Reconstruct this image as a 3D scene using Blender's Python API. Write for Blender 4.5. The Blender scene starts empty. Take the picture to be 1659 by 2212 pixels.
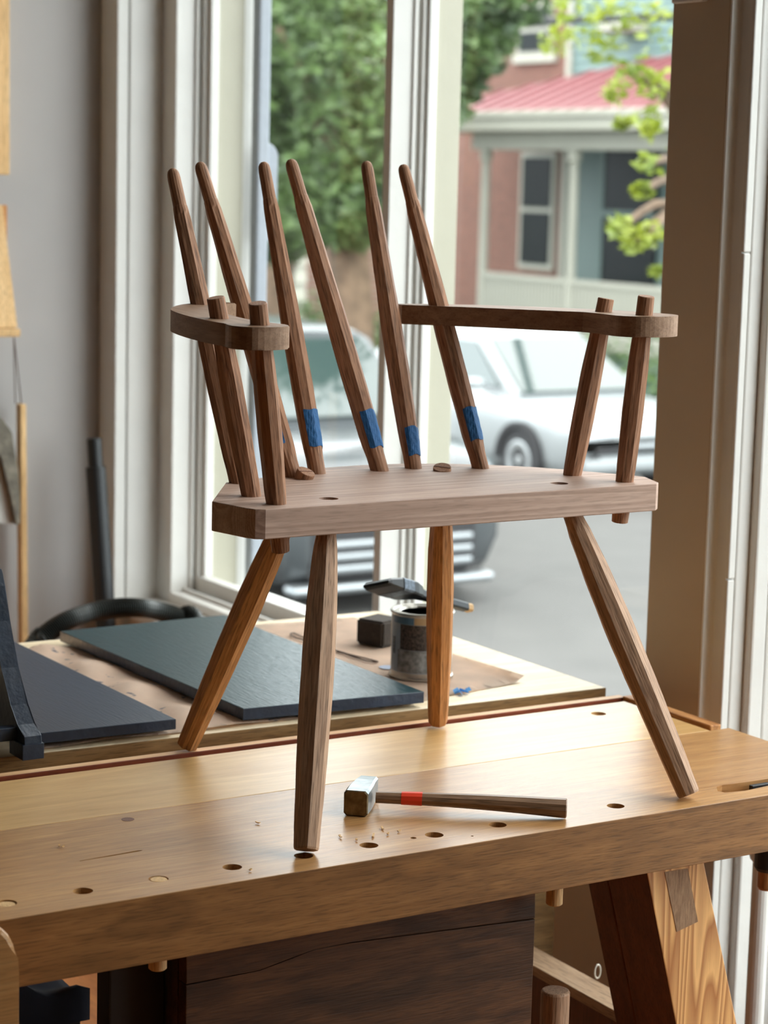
import bpy, bmesh, math, random
from mathutils import Vector, Matrix, noise as mnoise
random.seed(7)
S = bpy.context.scene
COL = S.collection
FZ = 0.86                      # bench top above the shop floor; coordinates below use z=0 at the bench top

# ---------------------------------------------------------------- camera, world, light
RT = Vector((0.84803, -0.52930, 0.02484)); FW = Vector((0.52357, 0.83882, -0.14904))
yaw, pit, rol = 0.558033, 0.149601, 0.025122
FW = Vector((math.sin(yaw)*math.cos(pit), math.cos(yaw)*math.cos(pit), -math.sin(pit)))
r0 = FW.cross(Vector((0, 0, 1))).normalized(); u0 = r0.cross(FW)
RT = math.cos(rol)*r0 + math.sin(rol)*u0; UP = -math.sin(rol)*r0 + math.cos(rol)*u0
CAM = Vector((0, 0, 0.88)); FPX = 4800.0; IW, IH = 1659, 2212
cd = bpy.data.cameras.new('camera'); cam = bpy.data.objects.new('camera', cd); COL.objects.link(cam)
cd.sensor_fit = 'VERTICAL'; cd.sensor_height = 36.0; cd.lens = FPX/IH*36.0
cam.matrix_world = Matrix(((RT.x, UP.x, -FW.x, CAM.x), (RT.y, UP.y, -FW.y, CAM.y), (RT.z, UP.z, -FW.z, CAM.z+FZ), (0, 0, 0, 1)))
cd.clip_end = 400; cd.clip_start = .05
cd.dof.use_dof = True; cd.dof.focus_distance = 3.1; cd.dof.aperture_fstop = 5.6
S.camera = cam
S.view_settings.view_transform = 'Standard'; S.view_settings.look = 'None'
S.view_settings.gamma = 1.0; S.view_settings.use_curve_mapping = False
S.view_settings.exposure = 0.08
w = bpy.data.worlds.new('overcast_sky'); S.world = w; w.use_nodes = True
nt = w.node_tree; bg = nt.nodes['Background']
tc = nt.nodes.new('ShaderNodeTexCoord'); sx = nt.nodes.new('ShaderNodeSeparateXYZ'); cr = nt.nodes.new('ShaderNodeValToRGB')
nt.links.new(tc.outputs['Generated'], sx.inputs[0]); nt.links.new(sx.outputs['Z'], cr.inputs[0]); nt.links.new(cr.outputs[0], bg.inputs[0])
cr.color_ramp.elements[0].position = 0.0; cr.color_ramp.elements[0].color = (.80, .88, .95, 1)
cr.color_ramp.elements[1].position = .7; cr.color_ramp.elements[1].color = (1, 1, 1, 1)
SKY = 6.8
bg.inputs[1].default_value = SKY

def area(name, loc, target, sx_, sy_, power, col, portal=False):
    l = bpy.data.lights.new(name, 'AREA'); l.shape = 'RECTANGLE'; l.size = sx_; l.size_y = sy_; l.energy = power; l.color = col
    o = bpy.data.objects.new(name, l); COL.objects.link(o); o.location = Vector(loc)
    o.rotation_euler = (Vector(target)-Vector(loc)).to_track_quat('-Z', 'Y').to_euler()
    if portal: l.cycles.is_portal = True
    return o
# window portals (sky light only) and the shop's own dim warm ceiling lamps
#area('portal_window', (2.78, 4.1, 1.0), (0, 4.1, 1.0), 2.3, 2.4, 1, (1, 1, 1), True)
#area('portal_door', (2.78, 1.6, .6), (0, 1.6, .6), 3.1, 2.5, 1, (1, 1, 1), True)
area('ceiling_lamp_light', (-1.2, 1.2, 3.2), (-1.2, 1.2, 0), 1.2, 1.2, 2.5, (1.0, .72, .46))
area('added_floor_fill', (1.2, 4.9, .75), (1.85, 4.2, 0), .2, .2, 2.6, (1.0, .66, .38))  # added warm fill, unseen, brightens the floor strip at lower left
area('ceiling_lamp_light_2', (.6, 4.3, 3.2), (.6, 4.3, 0), .9, .9, 2.5, (1.0, .78, .55))

# ---------------------------------------------------------------- helpers
def ray(x, y): return FW + RT*((x-IW/2)/FPX) - UP*((y-IH/2)/FPX)
def onz(x, y, z=0.0): d = ray(x, y); return CAM + d*((z-CAM.z)/d.z)
def onx(x, y, X): d = ray(x, y); return CAM + d*(X/d.x)
def ony(x, y, Y): d = ray(x, y); return CAM + d*(Y/d.y)

ORG = {}
def tag(o, label=None, cat=None, group=None, kind=None):
    if label: o['label'] = label
    if cat: o['category'] = cat
    if group: o['group'] = group
    if kind: o['kind'] = kind
    return o
def thing(name, loc, label, cat, group=None, kind=None):
    o = bpy.data.objects.new(name, None); COL.objects.link(o); o.location = Vector(loc); o.empty_display_size = .05
    ORG[o.name] = Vector(loc)
    return tag(o, label, cat, group, kind)
def obj(name, bm, mat, parent=None, origin=None, frame=None, smooth=False, label=None, keep_frame=False):
    """one mesh object; bm in world coordinates (frame=None) or in the local coordinates of `frame`"""
    me = bpy.data.meshes.new(name); bmesh.ops.recalc_face_normals(bm, faces=bm.faces)
    if frame is None and not keep_frame:
        if origin is None:
            xs = [v.co for v in bm.verts]
            origin = Vector(((min(c.x for c in xs)+max(c.x for c in xs))/2, (min(c.y for c in xs)+max(c.y for c in xs))/2, min(c.z for c in xs)))
        origin = Vector(origin); bmesh.ops.translate(bm, vec=-origin, verts=bm.verts)
    bm.to_mesh(me); bm.free()
    mats = mat if isinstance(mat, (list, tuple)) else [mat]
    for m in mats: me.materials.append(m)
    if smooth:
        for p in me.polygons: p.use_smooth = True
    o = bpy.data.objects.new(name, me); COL.objects.link(o)
    if keep_frame:             # same local frame as parent
        o.parent = parent
        ORG[o.name] = ORG.get(parent.name, Vector())
    elif frame is not None:
        M = frame.copy()
        if parent: o.parent = parent; M = Matrix.Translation(-ORG[parent.name]) @ M
        o.matrix_local = M; ORG[o.name] = frame.translation.copy()
    else:
        o.location = origin - (ORG[parent.name] if parent else Vector()); ORG[o.name] = origin
        if parent: o.parent = parent
    if label: o['label'] = label
    return o
def BM(): return bmesh.new()
def box(bm, x0, x1, y0, y1, z0, z1, bev=0):
    vs = [bm.verts.new(p) for p in ((x0,y0,z0),(x1,y0,z0),(x1,y1,z0),(x0,y1,z0),(x0,y0,z1),(x1,y0,z1),(x1,y1,z1),(x0,y1,z1))]
    fs = [bm.faces.new([vs[i] for i in f]) for f in ((0,3,2,1),(4,5,6,7),(0,1,5,4),(1,2,6,5),(2,3,7,6),(3,0,4,7))]
    if bev:
        es = list({e for f in fs for e in f.edges}); bmesh.ops.bevel(bm, geom=es, offset=bev, segments=2, affect='EDGES', profile=.5)
    return bm
def boxo(x0, x1, y0, y1, z0, z1, bev=0): return box(BM(), x0, x1, y0, y1, z0, z1, bev)
def hexa(bm, pts, bev=0):
    vs = [bm.verts.new(p) for p in pts]
    fs = [bm.faces.new([vs[i] for i in f]) for f in ((0,3,2,1),(4,5,6,7),(0,1,5,4),(1,2,6,5),(2,3,7,6),(3,0,4,7))]
    if bev: bmesh.ops.bevel(bm, geom=list({e for f in fs for e in f.edges}), offset=bev, segments=2, affect='EDGES', profile=.5)
    return bm
def prism(bm, poly, axis, a0, a1, bev=0):
    def P(u, v, a): return {'x': (a, u, v), 'y': (u, a, v), 'z': (u, v, a)}[axis]
    A = [bm.verts.new(P(u, v, a0)) for u, v in poly]; B = [bm.verts.new(P(u, v, a1)) for u, v in poly]
    n = len(poly); fa = bm.faces.new(A); fb = bm.faces.new(B[::-1])
    for i in range(n): bm.faces.new((A[i], B[i], B[(i+1) % n], A[(i+1) % n]))
    if bev: bmesh.ops.bevel(bm, geom=list(fa.edges)+list(fb.edges), offset=bev, segments=2, affect='EDGES', profile=.5)
    return bm
def rings(bm, rr, cap=True):
    V = [[bm.verts.new(p) for p in r] for r in rr]
    n = len(V[0])
    for a, b in zip(V, V[1:]):
        for i in range(n): bm.faces.new((a[i], a[(i+1) % n], b[(i+1) % n], b[i]))
    if cap: bm.faces.new(V[0][::-1]); bm.faces.new(V[-1])
    return bm
def lathe(bm, prof, n=24, c=(0, 0), a0=0.0, cap=True):
    return rings(bm, [[(c[0]+r*math.cos(a0+2*math.pi*i/n), c[1]+r*math.sin(a0+2*math.pi*i/n), z) for i in range(n)] for r, z in prof], cap)
def tube(bm, pts, rad, n=8, cap=True):
    pts = [Vector(p) for p in pts]; rr = []
    up = None
    for i, p in enumerate(pts):
        t = (pts[min(i+1, len(pts)-1)]-pts[max(i-1, 0)]).normalized()
        if up is None: up = t.orthogonal().normalized()
        up = (up - t*up.dot(t)).normalized(); s = t.cross(up)
        r = rad(i/(len(pts)-1)) if callable(rad) else rad
        rr.append([p+(up*math.cos(2*math.pi*k/n)+s*math.sin(2*math.pi*k/n))*r for k in range(n)])
    return rings(bm, rr, cap)
def spline(P, n):
    P = [Vector(p) for p in P]; out = []
    for i in range(len(P)-1):
        a, b, c, d = P[max(i-1, 0)], P[i], P[i+1], P[min(i+2, len(P)-1)]
        for k in range(n):
            t = k/n; out.append(.5*((2*b)+(c-a)*t+(2*a-5*b+4*c-d)*t*t+(3*b-a-3*c+d)*t**3))
    return out+[P[-1]]
def frame_z(a, b, spin=0.0):
    a, b = Vector(a), Vector(b); q = (b-a).to_track_quat('Z', 'Y')
    return Matrix.Translation(a) @ q.to_matrix().to_4x4() @ Matrix.Rotation(spin, 4, 'Z')
def cut(o, cutters):
    for cbm in cutters:
        me = bpy.data.meshes.new('c'); bmesh.ops.recalc_face_normals(cbm, faces=cbm.faces); cbm.to_mesh(me); cbm.free()
        c = bpy.data.objects.new('c', me); COL.objects.link(c); c.parent = o.parent; c.location = o.location
        m = o.modifiers.new('b', 'BOOLEAN'); m.operation = 'DIFFERENCE'; m.object = c; m.solver = 'EXACT'
        bpy.context.view_layer.update()
        nm = bpy.data.meshes.new_from_object(o.evaluated_get(bpy.context.evaluated_depsgraph_get()))
        o.modifiers.clear(); o.data = nm; bpy.data.objects.remove(c)

# ---------------------------------------------------------------- materials
def mat_new(name):
    m = bpy.data.materials.new(name); m.use_nodes = True; return m, m.node_tree, m.node_tree.nodes['Principled BSDF']
def lin(c): return tuple(((v/255)/12.92 if v/255 <= .04045 else ((v/255+.055)/1.055)**2.4) for v in c)+(1,)
def plain(name, col, rough=.5, metal=0, spec=.5, bump=0, bscale=60, var=0, vscale=8):
    m, t, b = mat_new(name)
    b.inputs['Roughness'].default_value = rough; b.inputs['Metallic'].default_value = metal
    b.inputs['Specular IOR Level'].default_value = spec; b.inputs['Base Color'].default_value = lin(col)
    co = t.nodes.new('ShaderNodeTexCoord')
    n = t.nodes.new('ShaderNodeTexNoise'); n.inputs['Scale'].default_value = vscale; n.inputs['Detail'].default_value = 5
    t.links.new(co.outputs['Object'], n.inputs['Vector'])
    r = t.nodes.new('ShaderNodeValToRGB'); v = max(var, .02)
    c = lin(col); r.color_ramp.elements[0].position = .3; r.color_ramp.elements[1].position = .7
    r.color_ramp.elements[0].color = tuple(x*(1-v) for x in c[:3])+(1,); r.color_ramp.elements[1].color = tuple(min(1, x*(1+v)) for x in c[:3])+(1,)
    t.links.new(n.outputs['Fac'], r.inputs[0]); t.links.new(r.outputs[0], b.inputs['Base Color'])
    if bump:
        n2 = t.nodes.new('ShaderNodeTexNoise'); n2.inputs['Scale'].default_value = bscale; n2.inputs['Detail'].default_value = 4
        t.links.new(co.outputs['Object'], n2.inputs['Vector'])
        bp = t.nodes.new('ShaderNodeBump'); bp.inputs['Strength'].default_value = bump; bp.inputs['Distance'].default_value = .003
        t.links.new(n2.outputs['Fac'], bp.inputs['Height']); t.links.new(bp.outputs[0], b.inputs['Normal'])
    return m
def wood(name, c_dark, c_light, axis='x', stretch=14.0, scale=6.0, rough=.5, spec=.4, rings_=0.0, ringscale=10, ringcol=None, pore=.35, bump=.15, dist=2.0, seed=0.0, blotch=0.0, blotch_col=None, rs=.16, base=.34):
    m, t, b = mat_new(name); L = t.links.new
    b.inputs['Roughness'].default_value = rough; b.inputs['Specular IOR Level'].default_value = spec
    co = t.nodes.new('ShaderNodeTexCoord'); mp = t.nodes.new('ShaderNodeMapping'); L(co.outputs['Object'], mp.inputs[0])
    mp.inputs['Location'].default_value = (seed*3.1, seed*1.7, seed*2.3)
    s = [stretch]*3; s['xyz'.index(axis)] = 1.0; mp.inputs['Scale'].default_value = s
    n1 = t.nodes.new('ShaderNodeTexNoise'); n1.inputs['Scale'].default_value = scale; n1.inputs['Detail'].default_value = 6; n1.inputs['Roughness'].default_value = .6; n1.inputs['Distortion'].default_value = .4
    L(mp.outputs[0], n1.inputs['Vector'])
    r1 = t.nodes.new('ShaderNodeValToRGB'); r1.color_ramp.elements[0].position = .32; r1.color_ramp.elements[1].position = .68
    r1.color_ramp.elements[0].color = lin(c_dark); r1.color_ramp.elements[1].color = lin(c_light)
    L(n1.outputs['Fac'], r1.inputs[0]); out = r1.outputs[0]
    if rings_:
        mp2 = t.nodes.new('ShaderNodeMapping'); L(co.outputs['Object'], mp2.inputs[0])
        s2 = [1.0]*3; s2['xyz'.index(axis)] = rs; mp2.inputs['Scale'].default_value = s2; mp2.inputs['Location'].default_value = (seed, seed*.7, seed*.3)
        nd = t.nodes.new('ShaderNodeTexNoise'); nd.inputs['Scale'].default_value = ringscale*.35; nd.inputs['Detail'].default_value = 2; L(mp2.outputs[0], nd.inputs['Vector'])
        mul = t.nodes.new('ShaderNodeMath'); mul.operation = 'MULTIPLY'; mul.inputs[1].default_value = ringscale*dist; L(nd.outputs['Fac'], mul.inputs[0])
        fr = t.nodes.new('ShaderNodeMath'); fr.operation = 'FRACT'; L(mul.outputs[0], fr.inputs[0])
        rr = t.nodes.new('ShaderNodeValToRGB'); e = rr.color_ramp.elements
        e[0].position = 0; e[0].color = (0, 0, 0, 1); e[1].position = .75; e[1].color = (rings_,)*3+(1,); x = e.new(.97); x.color = (0, 0, 0, 1)
        L(fr.outputs[0], rr.inputs[0])
        mx = t.nodes.new('ShaderNodeMixRGB'); mx.inputs[2].default_value = lin(ringcol or c_dark); L(rr.outputs[0], mx.inputs[0]); L(out, mx.inputs[1]); out = mx.outputs[0]
    if blotch:
        nb = t.nodes.new('ShaderNodeTexNoise'); nb.inputs['Scale'].default_value = 7; nb.inputs['Detail'].default_value = 3; nb.inputs['Distortion'].default_value = .6
        mp3 = t.nodes.new('ShaderNodeMapping'); s3 = [1.6]*3; s3['xyz'.index(axis)] = .6; mp3.inputs['Scale'].default_value = s3; mp3.inputs['Location'].default_value = (seed*2, 0, 0)
        L(co.outputs['Object'], mp3.inputs[0]); L(mp3.outputs[0], nb.inputs['Vector'])
        rb = t.nodes.new('ShaderNodeValToRGB'); rb.color_ramp.elements[0].position = .42; rb.color_ramp.elements[0].color = (0, 0, 0, 1)
        rb.color_ramp.elements[1].position = .62; rb.color_ramp.elements[1].color = (blotch,)*3+(1,); L(nb.outputs['Fac'], rb.inputs[0])
        mb = t.nodes.new('ShaderNodeMixRGB'); mb.inputs[2].default_value = lin(blotch_col or c_dark); L(rb.outputs[0], mb.inputs[0]); L(out, mb.inputs[1]); out = mb.outputs[0]
    mp4 = t.nodes.new('ShaderNodeMapping'); s4 = [1.0]*3; s4['xyz'.index(axis)] = .07; mp4.inputs['Scale'].default_value = s4; L(co.outputs['Object'], mp4.inputs[0])
    np_ = t.nodes.new('ShaderNodeTexNoise'); np_.inputs['Scale'].default_value = 420; np_.inputs['Detail'].default_value = 2; L(mp4.outputs[0], np_.inputs['Vector'])
    rp = t.nodes.new('ShaderNodeValToRGB'); rp.color_ramp.elements[0].position = .33; rp.color_ramp.elements[0].color = (1-pore,)*3+(1,); rp.color_ramp.elements[1].position = .5; rp.color_ramp.elements[1].color = (1, 1, 1, 1)
    L(np_.outputs['Fac'], rp.inputs[0])
    mm = t.nodes.new('ShaderNodeMixRGB'); mm.blend_type = 'MULTIPLY'; mm.inputs[0].default_value = 1; L(out, mm.inputs[1]); L(rp.outputs[0], mm.inputs[2])
    L(mm.outputs[0], b.inputs['Base Color'])
    bp = t.nodes.new('ShaderNodeBump'); bp.inputs['Strength'].default_value = bump; bp.inputs['Distance'].default_value = .001
    L(np_.outputs['Fac'], bp.inputs['Height']); L(bp.outputs[0], b.inputs['Normal'])
    return m
M = {}
M['stick'] = wood('red_oak', (138, 96, 70), (178, 132, 100), 'z', 48, 8, .62, .3, pore=.45, bump=.4, seed=1)
M['leg_pale'] = wood('oak_leg_pale', (156, 120, 94), (192, 156, 126), 'z', 48, 8, .62, .3, pore=.4, bump=.35, seed=2)
M['leg_warm_bounce'] = wood('oak_leg_warm_bounce', (158, 102, 56), (196, 140, 86), 'z', 48, 8, .5, .4, pore=.4, bump=.3, seed=3)  # rear-leg oak with the bench's warm bounce put into its colour
M['seat'] = wood('sycamore_seat', (176, 146, 128), (202, 172, 154), 'x', 20, 4, .6, .3, rings_=.55, ringscale=16, rs=.035, ringcol=(146, 116, 100), pore=.16, bump=.08, dist=3, seed=.4)
M['arm'] = wood('arm_wood', (132, 100, 76), (162, 130, 104), 'y', 18, 6, .6, .3, pore=.2, bump=.1, seed=.9)
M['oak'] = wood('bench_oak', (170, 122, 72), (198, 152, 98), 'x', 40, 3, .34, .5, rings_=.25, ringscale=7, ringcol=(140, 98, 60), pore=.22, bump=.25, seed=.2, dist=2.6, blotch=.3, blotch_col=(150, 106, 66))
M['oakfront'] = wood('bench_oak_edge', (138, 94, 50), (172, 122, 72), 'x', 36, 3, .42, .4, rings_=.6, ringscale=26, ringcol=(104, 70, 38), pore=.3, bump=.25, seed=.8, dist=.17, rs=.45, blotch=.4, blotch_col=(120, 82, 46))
M['pine'] = wood('bench_pine', (200, 156, 98), (222, 184, 126), 'x', 10, 3.5, .34, .5, rings_=.3, ringscale=10, ringcol=(176, 128, 74), pore=.1, bump=.12, dist=2.2, seed=.6)
M['redpine'] = wood('tray_pine', (196, 146, 98), (224, 182, 134), 'x', 16, 6, .55, .3, pore=.12, seed=1.4)
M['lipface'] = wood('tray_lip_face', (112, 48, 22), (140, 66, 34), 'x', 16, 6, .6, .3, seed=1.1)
M['endgrain'] = wood('batten_pine', (150, 94, 50), (214, 156, 96), 'y', 30, 6, .6, .3, pore=.2, seed=1.9)
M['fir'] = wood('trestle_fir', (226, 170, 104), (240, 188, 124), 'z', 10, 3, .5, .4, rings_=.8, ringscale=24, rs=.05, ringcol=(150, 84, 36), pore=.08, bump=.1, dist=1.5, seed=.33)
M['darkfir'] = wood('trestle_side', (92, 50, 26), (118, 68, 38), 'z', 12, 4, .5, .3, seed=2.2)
M['tenon'] = wood('tenon_endgrain', (140, 108, 82), (166, 134, 104), 'z', 3, 60, .7, .2, pore=.3, seed=2.6)
M['chest'] = wood('old_chest_wood', (66, 40, 22), (104, 68, 40), 'x', 10, 5, .6, .3, pore=.3, bump=.6, seed=3.0, blotch=.7, blotch_col=(40, 26, 16))
M['table'] = wood('worn_table_wood', (222, 200, 162), (240, 224, 194), 'x', 14, 5, .5, .4, rings_=.25, ringscale=8, ringcol=(160, 126, 84), pore=.15, seed=3.4)
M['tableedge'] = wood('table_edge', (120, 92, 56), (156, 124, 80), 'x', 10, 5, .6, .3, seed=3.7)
M['walnut'] = wood('hammer_handle', (118, 88, 64), (156, 124, 96), 'z', 48, 9, .45, .4, pore=.4, seed=4.0)
M['brace'] = wood('brace_beech', (176, 144, 112), (200, 168, 134), 'y', 14, 6, .6, .3, seed=4.4)
M['lightwood'] = wood('light_wood', (206, 164, 110), (230, 192, 140), 'z', 14, 4, .6, .3, seed=4.8)
M['bark'] = plain('tree_bark', (96, 78, 62), .9, var=.4, vscale=6, bump=.6, bscale=12)
M['steel'] = plain('hammer_steel', (150, 156, 158), .38, .9, var=.25, vscale=60, bump=.1, bscale=90)
M['steelface'] = plain('hammer_steel_face', (120, 104, 78), .5, .85, var=.5, vscale=70, bump=.15, bscale=120)
M['tin'] = plain('tin', (176, 172, 164), .3, .9, var=.1, vscale=30)
M['redtape'] = plain('red_tape', (236, 62, 28), .5, var=.06)
M['bluetape'] = plain('blue_tape', (28, 92, 146), .65, var=.12, vscale=60, bump=.3, bscale=200)
M['navy'] = wood('navy_paint', (24, 38, 56), (32, 48, 68), 'y', 40, 8, .38, .3, pore=.1, bump=.5, seed=5)
M['navyteal'] = wood('blue_green_paint', (18, 46, 52), (26, 58, 64), 'y', 40, 8, .3, .14, pore=.12, bump=.7, seed=6)
M['bluedge'] = plain('blue_paint_edge', (30, 46, 66), .4, var=.15, vscale=30, bump=.3, bscale=90)
M['paper'] = plain('kraft_paper', (228, 204, 182), .8, var=.1, vscale=14, bump=.1, bscale=30)
M['black'] = plain('black_plastic', (24, 26, 28), .45)
M['blackgloss'] = plain('black_brush', (22, 26, 32), .45, spec=.3); M['ferrule'] = plain('brush_ferrule', (92, 104, 118), .5, .3, var=.5, vscale=160)
M['hose'] = plain('hose_plastic', (50, 54, 52), .5)
M['white'] = plain('white_trim_paint', (212, 210, 205), .45, var=.03, vscale=9, bump=.35, bscale=26)
M['trimface'] = M['white']
M['cream'] = plain('cream_trim_paint', (160, 156, 138), .5, var=.03, bump=.2, bscale=30)
M['wallgrey'] = plain('grey_wall_paint', (168, 164, 161), .7, var=.02, bump=.1, bscale=20)
M['wallwin'] = plain('window_wall_paint', (184, 166, 142), .6, var=.03, vscale=4, bump=.12, bscale=40)
M['ceil'] = plain('ceiling_paint', (58, 50, 42), .8); M['shopwall'] = plain('dark_shop_wall', (46, 38, 32), .8)
M['floorw'] = wood('shop_floor', (150, 92, 50), (190, 126, 74), 'y', 8, 3, .4, .5, seed=7)
M['cloth'] = plain('dark_cloth', (24, 28, 42), .9, var=.3, vscale=20)
M['asphalt'] = plain('asphalt', (72, 71, 69), .85, var=.1, vscale=2)
M['concrete'] = plain('concrete', (112, 108, 104), .85, var=.08, vscale=1.5)
M['grass'] = plain('grass', (64, 76, 38), .9, var=.4, vscale=3)
M['carwhite'] = plain('white_car_paint', (138, 142, 143), .22, spec=.6)
M['cardark'] = plain('dark_car_paint', (62, 66, 68), .22, spec=.7)
M['chrome'] = plain('chrome', (150, 154, 156), .4, .8)
M['carglass'] = plain('car_glass', (44, 58, 56), .05, spec=.9)
M['rubber'] = plain('tyre_rubber', (34, 34, 36), .8)
M['rim'] = plain('alloy_rim', (150, 152, 152), .4, .7)
M['lamp'] = plain('headlamp', (200, 206, 210), .12, spec=.9)
M['amber'] = plain('amber_lens', (210, 120, 60), .2)
M['porch'] = plain('porch_paint', (154, 152, 140), .6, var=.04, vscale=1)
M['teal'] = plain('teal_siding', (96, 118, 115), .6, var=.05, vscale=1)
M['tealdark'] = plain('porch_teal_siding', (82, 100, 96), .6, var=.05, vscale=1)
M['roofred'] = plain('red_metal_roof', (124, 72, 75), .45, var=.05, vscale=1)
M['winglass'] = plain('dark_window_glass', (22, 27, 28), .3, spec=.06)
M['greymetal'] = plain('grey_painted_metal', (136, 142, 150), .5, var=.05, vscale=40, bump=.2, bscale=150)
def brickmat():
    m, t, b = mat_new('brick_wall'); L = t.links.new
    co = t.nodes.new('ShaderNodeTexCoord'); mp = t.nodes.new('ShaderNodeMapping'); L(co.outputs['Object'], mp.inputs[0]); mp.inputs['Rotation'].default_value = (math.pi/2, 0, math.pi/2)
    br = t.nodes.new('ShaderNodeTexBrick'); br.inputs['Scale'].default_value = 4.5; br.inputs['Color1'].default_value = lin((118, 76, 64)); br.inputs['Color2'].default_value = lin((100, 64, 54)); br.inputs['Mortar'].default_value = lin((116, 100, 90)); br.inputs['Mortar Size'].default_value = .02
    sxx = t.nodes.new('ShaderNodeSeparateXYZ'); cb = t.nodes.new('ShaderNodeCombineXYZ'); L(co.outputs['Object'], sxx.inputs[0]); L(sxx.outputs['Y'], cb.inputs['X']); L(sxx.outputs['Z'], cb.inputs['Y'])
    L(cb.outputs[0], br.inputs['Vector']); L(br.outputs[0], b.inputs['Base Color']); b.inputs['Roughness'].default_value = .9
    return m
M['brick'] = brickmat()
def glassmat():
    m = bpy.data.materials.new('window_glass'); m.use_nodes = True; t = m.node_tree; t.nodes.clear(); L = t.links.new
    o = t.nodes.new('ShaderNodeOutputMaterial'); mx = t.nodes.new('ShaderNodeMixShader'); tr = t.nodes.new('ShaderNodeBsdfTransparent'); gl = t.nodes.new('ShaderNodeBsdfGlossy'); fr = t.nodes.new('ShaderNodeFresnel')
    fr.inputs[0].default_value = 1.35; gl.inputs['Roughness'].default_value = .02; tr.inputs[0].default_value = (.96, .98, .97, 1)
    ge = t.nodes.new('ShaderNodeNewGeometry'); sb_ = t.nodes.new('ShaderNodeMath'); sb_.operation = 'SUBTRACT'; sb_.inputs[0].default_value = 1; L(ge.outputs['Backfacing'], sb_.inputs[1])
    ml = t.nodes.new('ShaderNodeMath'); ml.operation = 'MULTIPLY'; L(sb_.outputs[0], ml.inputs[0]); L(fr.outputs[0], ml.inputs[1])
    L(ml.outputs[0], mx.inputs[0]); L(tr.outputs[0], mx.inputs[1]); L(gl.outputs[0], mx.inputs[2]); L(mx.outputs[0], o.inputs[0]); return m
M['glass'] = glassmat()
def leafmat(name, a, b_, s=3.0):
    m, t, b = mat_new(name); L = t.links.new
    co = t.nodes.new('ShaderNodeTexCoord'); n = t.nodes.new('ShaderNodeTexNoise'); n.inputs['Scale'].default_value = s; n.inputs['Detail'].default_value = 5; L(co.outputs['Object'], n.inputs['Vector'])
    r = t.nodes.new('ShaderNodeValToRGB'); r.color_ramp.elements[0].position = .35; r.color_ramp.elements[1].position = .65; r.color_ramp.elements[0].color = lin(a); r.color_ramp.elements[1].color = lin(b_)
    L(n.outputs['Fac'], r.inputs[0]); L(r.outputs[0], b.inputs['Base Color']); b.inputs['Roughness'].default_value = .45
    tr = t.nodes.new('ShaderNodeBsdfTranslucent'); L(r.outputs[0], tr.inputs[0]); mx = t.nodes.new('ShaderNodeMixShader'); mx.inputs[0].default_value = .35
    L(b.outputs[0], mx.inputs[1]); L(tr.outputs[0], mx.inputs[2]); L(mx.outputs[0], t.nodes['Material Output'].inputs[0]); return m
M['leaf'] = leafmat('leaf_green', (50, 68, 40), (104, 128, 74))
M['leafyel'] = leafmat('leaf_yellow_green', (86, 104, 32), (136, 146, 44), 5)

# ---------------------------------------------------------------- setting: room shell
X1, X2 = 2.44, 2.5654
def struct(name, bm, m, **k):
    o = obj(name, bm, m, **k); o['kind'] = 'structure'; return o
ZT = 2.7      # window head
struct('floor', boxo(-4.1, 2.9, -4.1, 5.5, -.94, -.86), M['floorw'])
struct('ceiling', boxo(-4.1, 2.9, -4.1, 5.5, 3.34, 3.42), M['ceil'])
struct('wall_back', boxo(-4.1, 2.79, 5.341, 5.46, -.86, 3.34), M['wallgrey'])
struct('wall_left', boxo(-4.1, -4.0, -4.0, 5.33, -.86, 3.34), M['shopwall'])
struct('wall_front', boxo(-4.0, X1, -4.1, -4.0, -.86, 3.34), M['shopwall'])
bm = BM()
box(bm, X1, 2.80, 2.8728, 5.45, -.86, -.242)          # low wall below the shelf
box(bm, X1, X2+.1, 2.8728, 3.025, -.242, ZT, .004)    # pillar between window and door
box(bm, X1, 2.80, -4.1, 5.45, ZT, 3.34)               # wall above
box(bm, X1, 2.80, -4.1, 1.10, -.86, ZT)                # wall towards the street corner
struct('wall_right', bm, M['wallwin'])
# far pillar in the corner with its beaded return
bm = BM()
box(bm, X1, 2.4715, 5.2388, 5.34, -.242, ZT, .003); box(bm, 2.4755, X2+.02, 5.2388, 5.34, -.242, ZT, .003)
struct('trim_1', bm, M['white'])
bm = BM(); box(bm, X2, 2.80, 5.158, 5.45, -.242, ZT, .003); box(bm, 2.618, 2.626, 5.149, 5.16, -.21, ZT, .002); box(bm, 2.634, 2.657, 5.138, 5.16, -.21, ZT, .003)
struct('trim_2', bm, M['white'])
struct('trim_3', boxo(2.668, 2.748, 5.132, 5.17, -.21, ZT, .003), M['cream'])
# window stool, sill and head
bm = BM(); box(bm, X1-.012, X2+.01, 3.025, 5.2388, -.262, -.238, .004)
struct('trim_4', bm, M['white'])
bm = BM(); box(bm, X2, 2.80, 3.02, 5.16, -.25, -.212, .003); box(bm, 2.60, 2.612, 3.02, 5.158, -.213, -.202, .002)
struct('trim_5', bm, M['white'])
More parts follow.
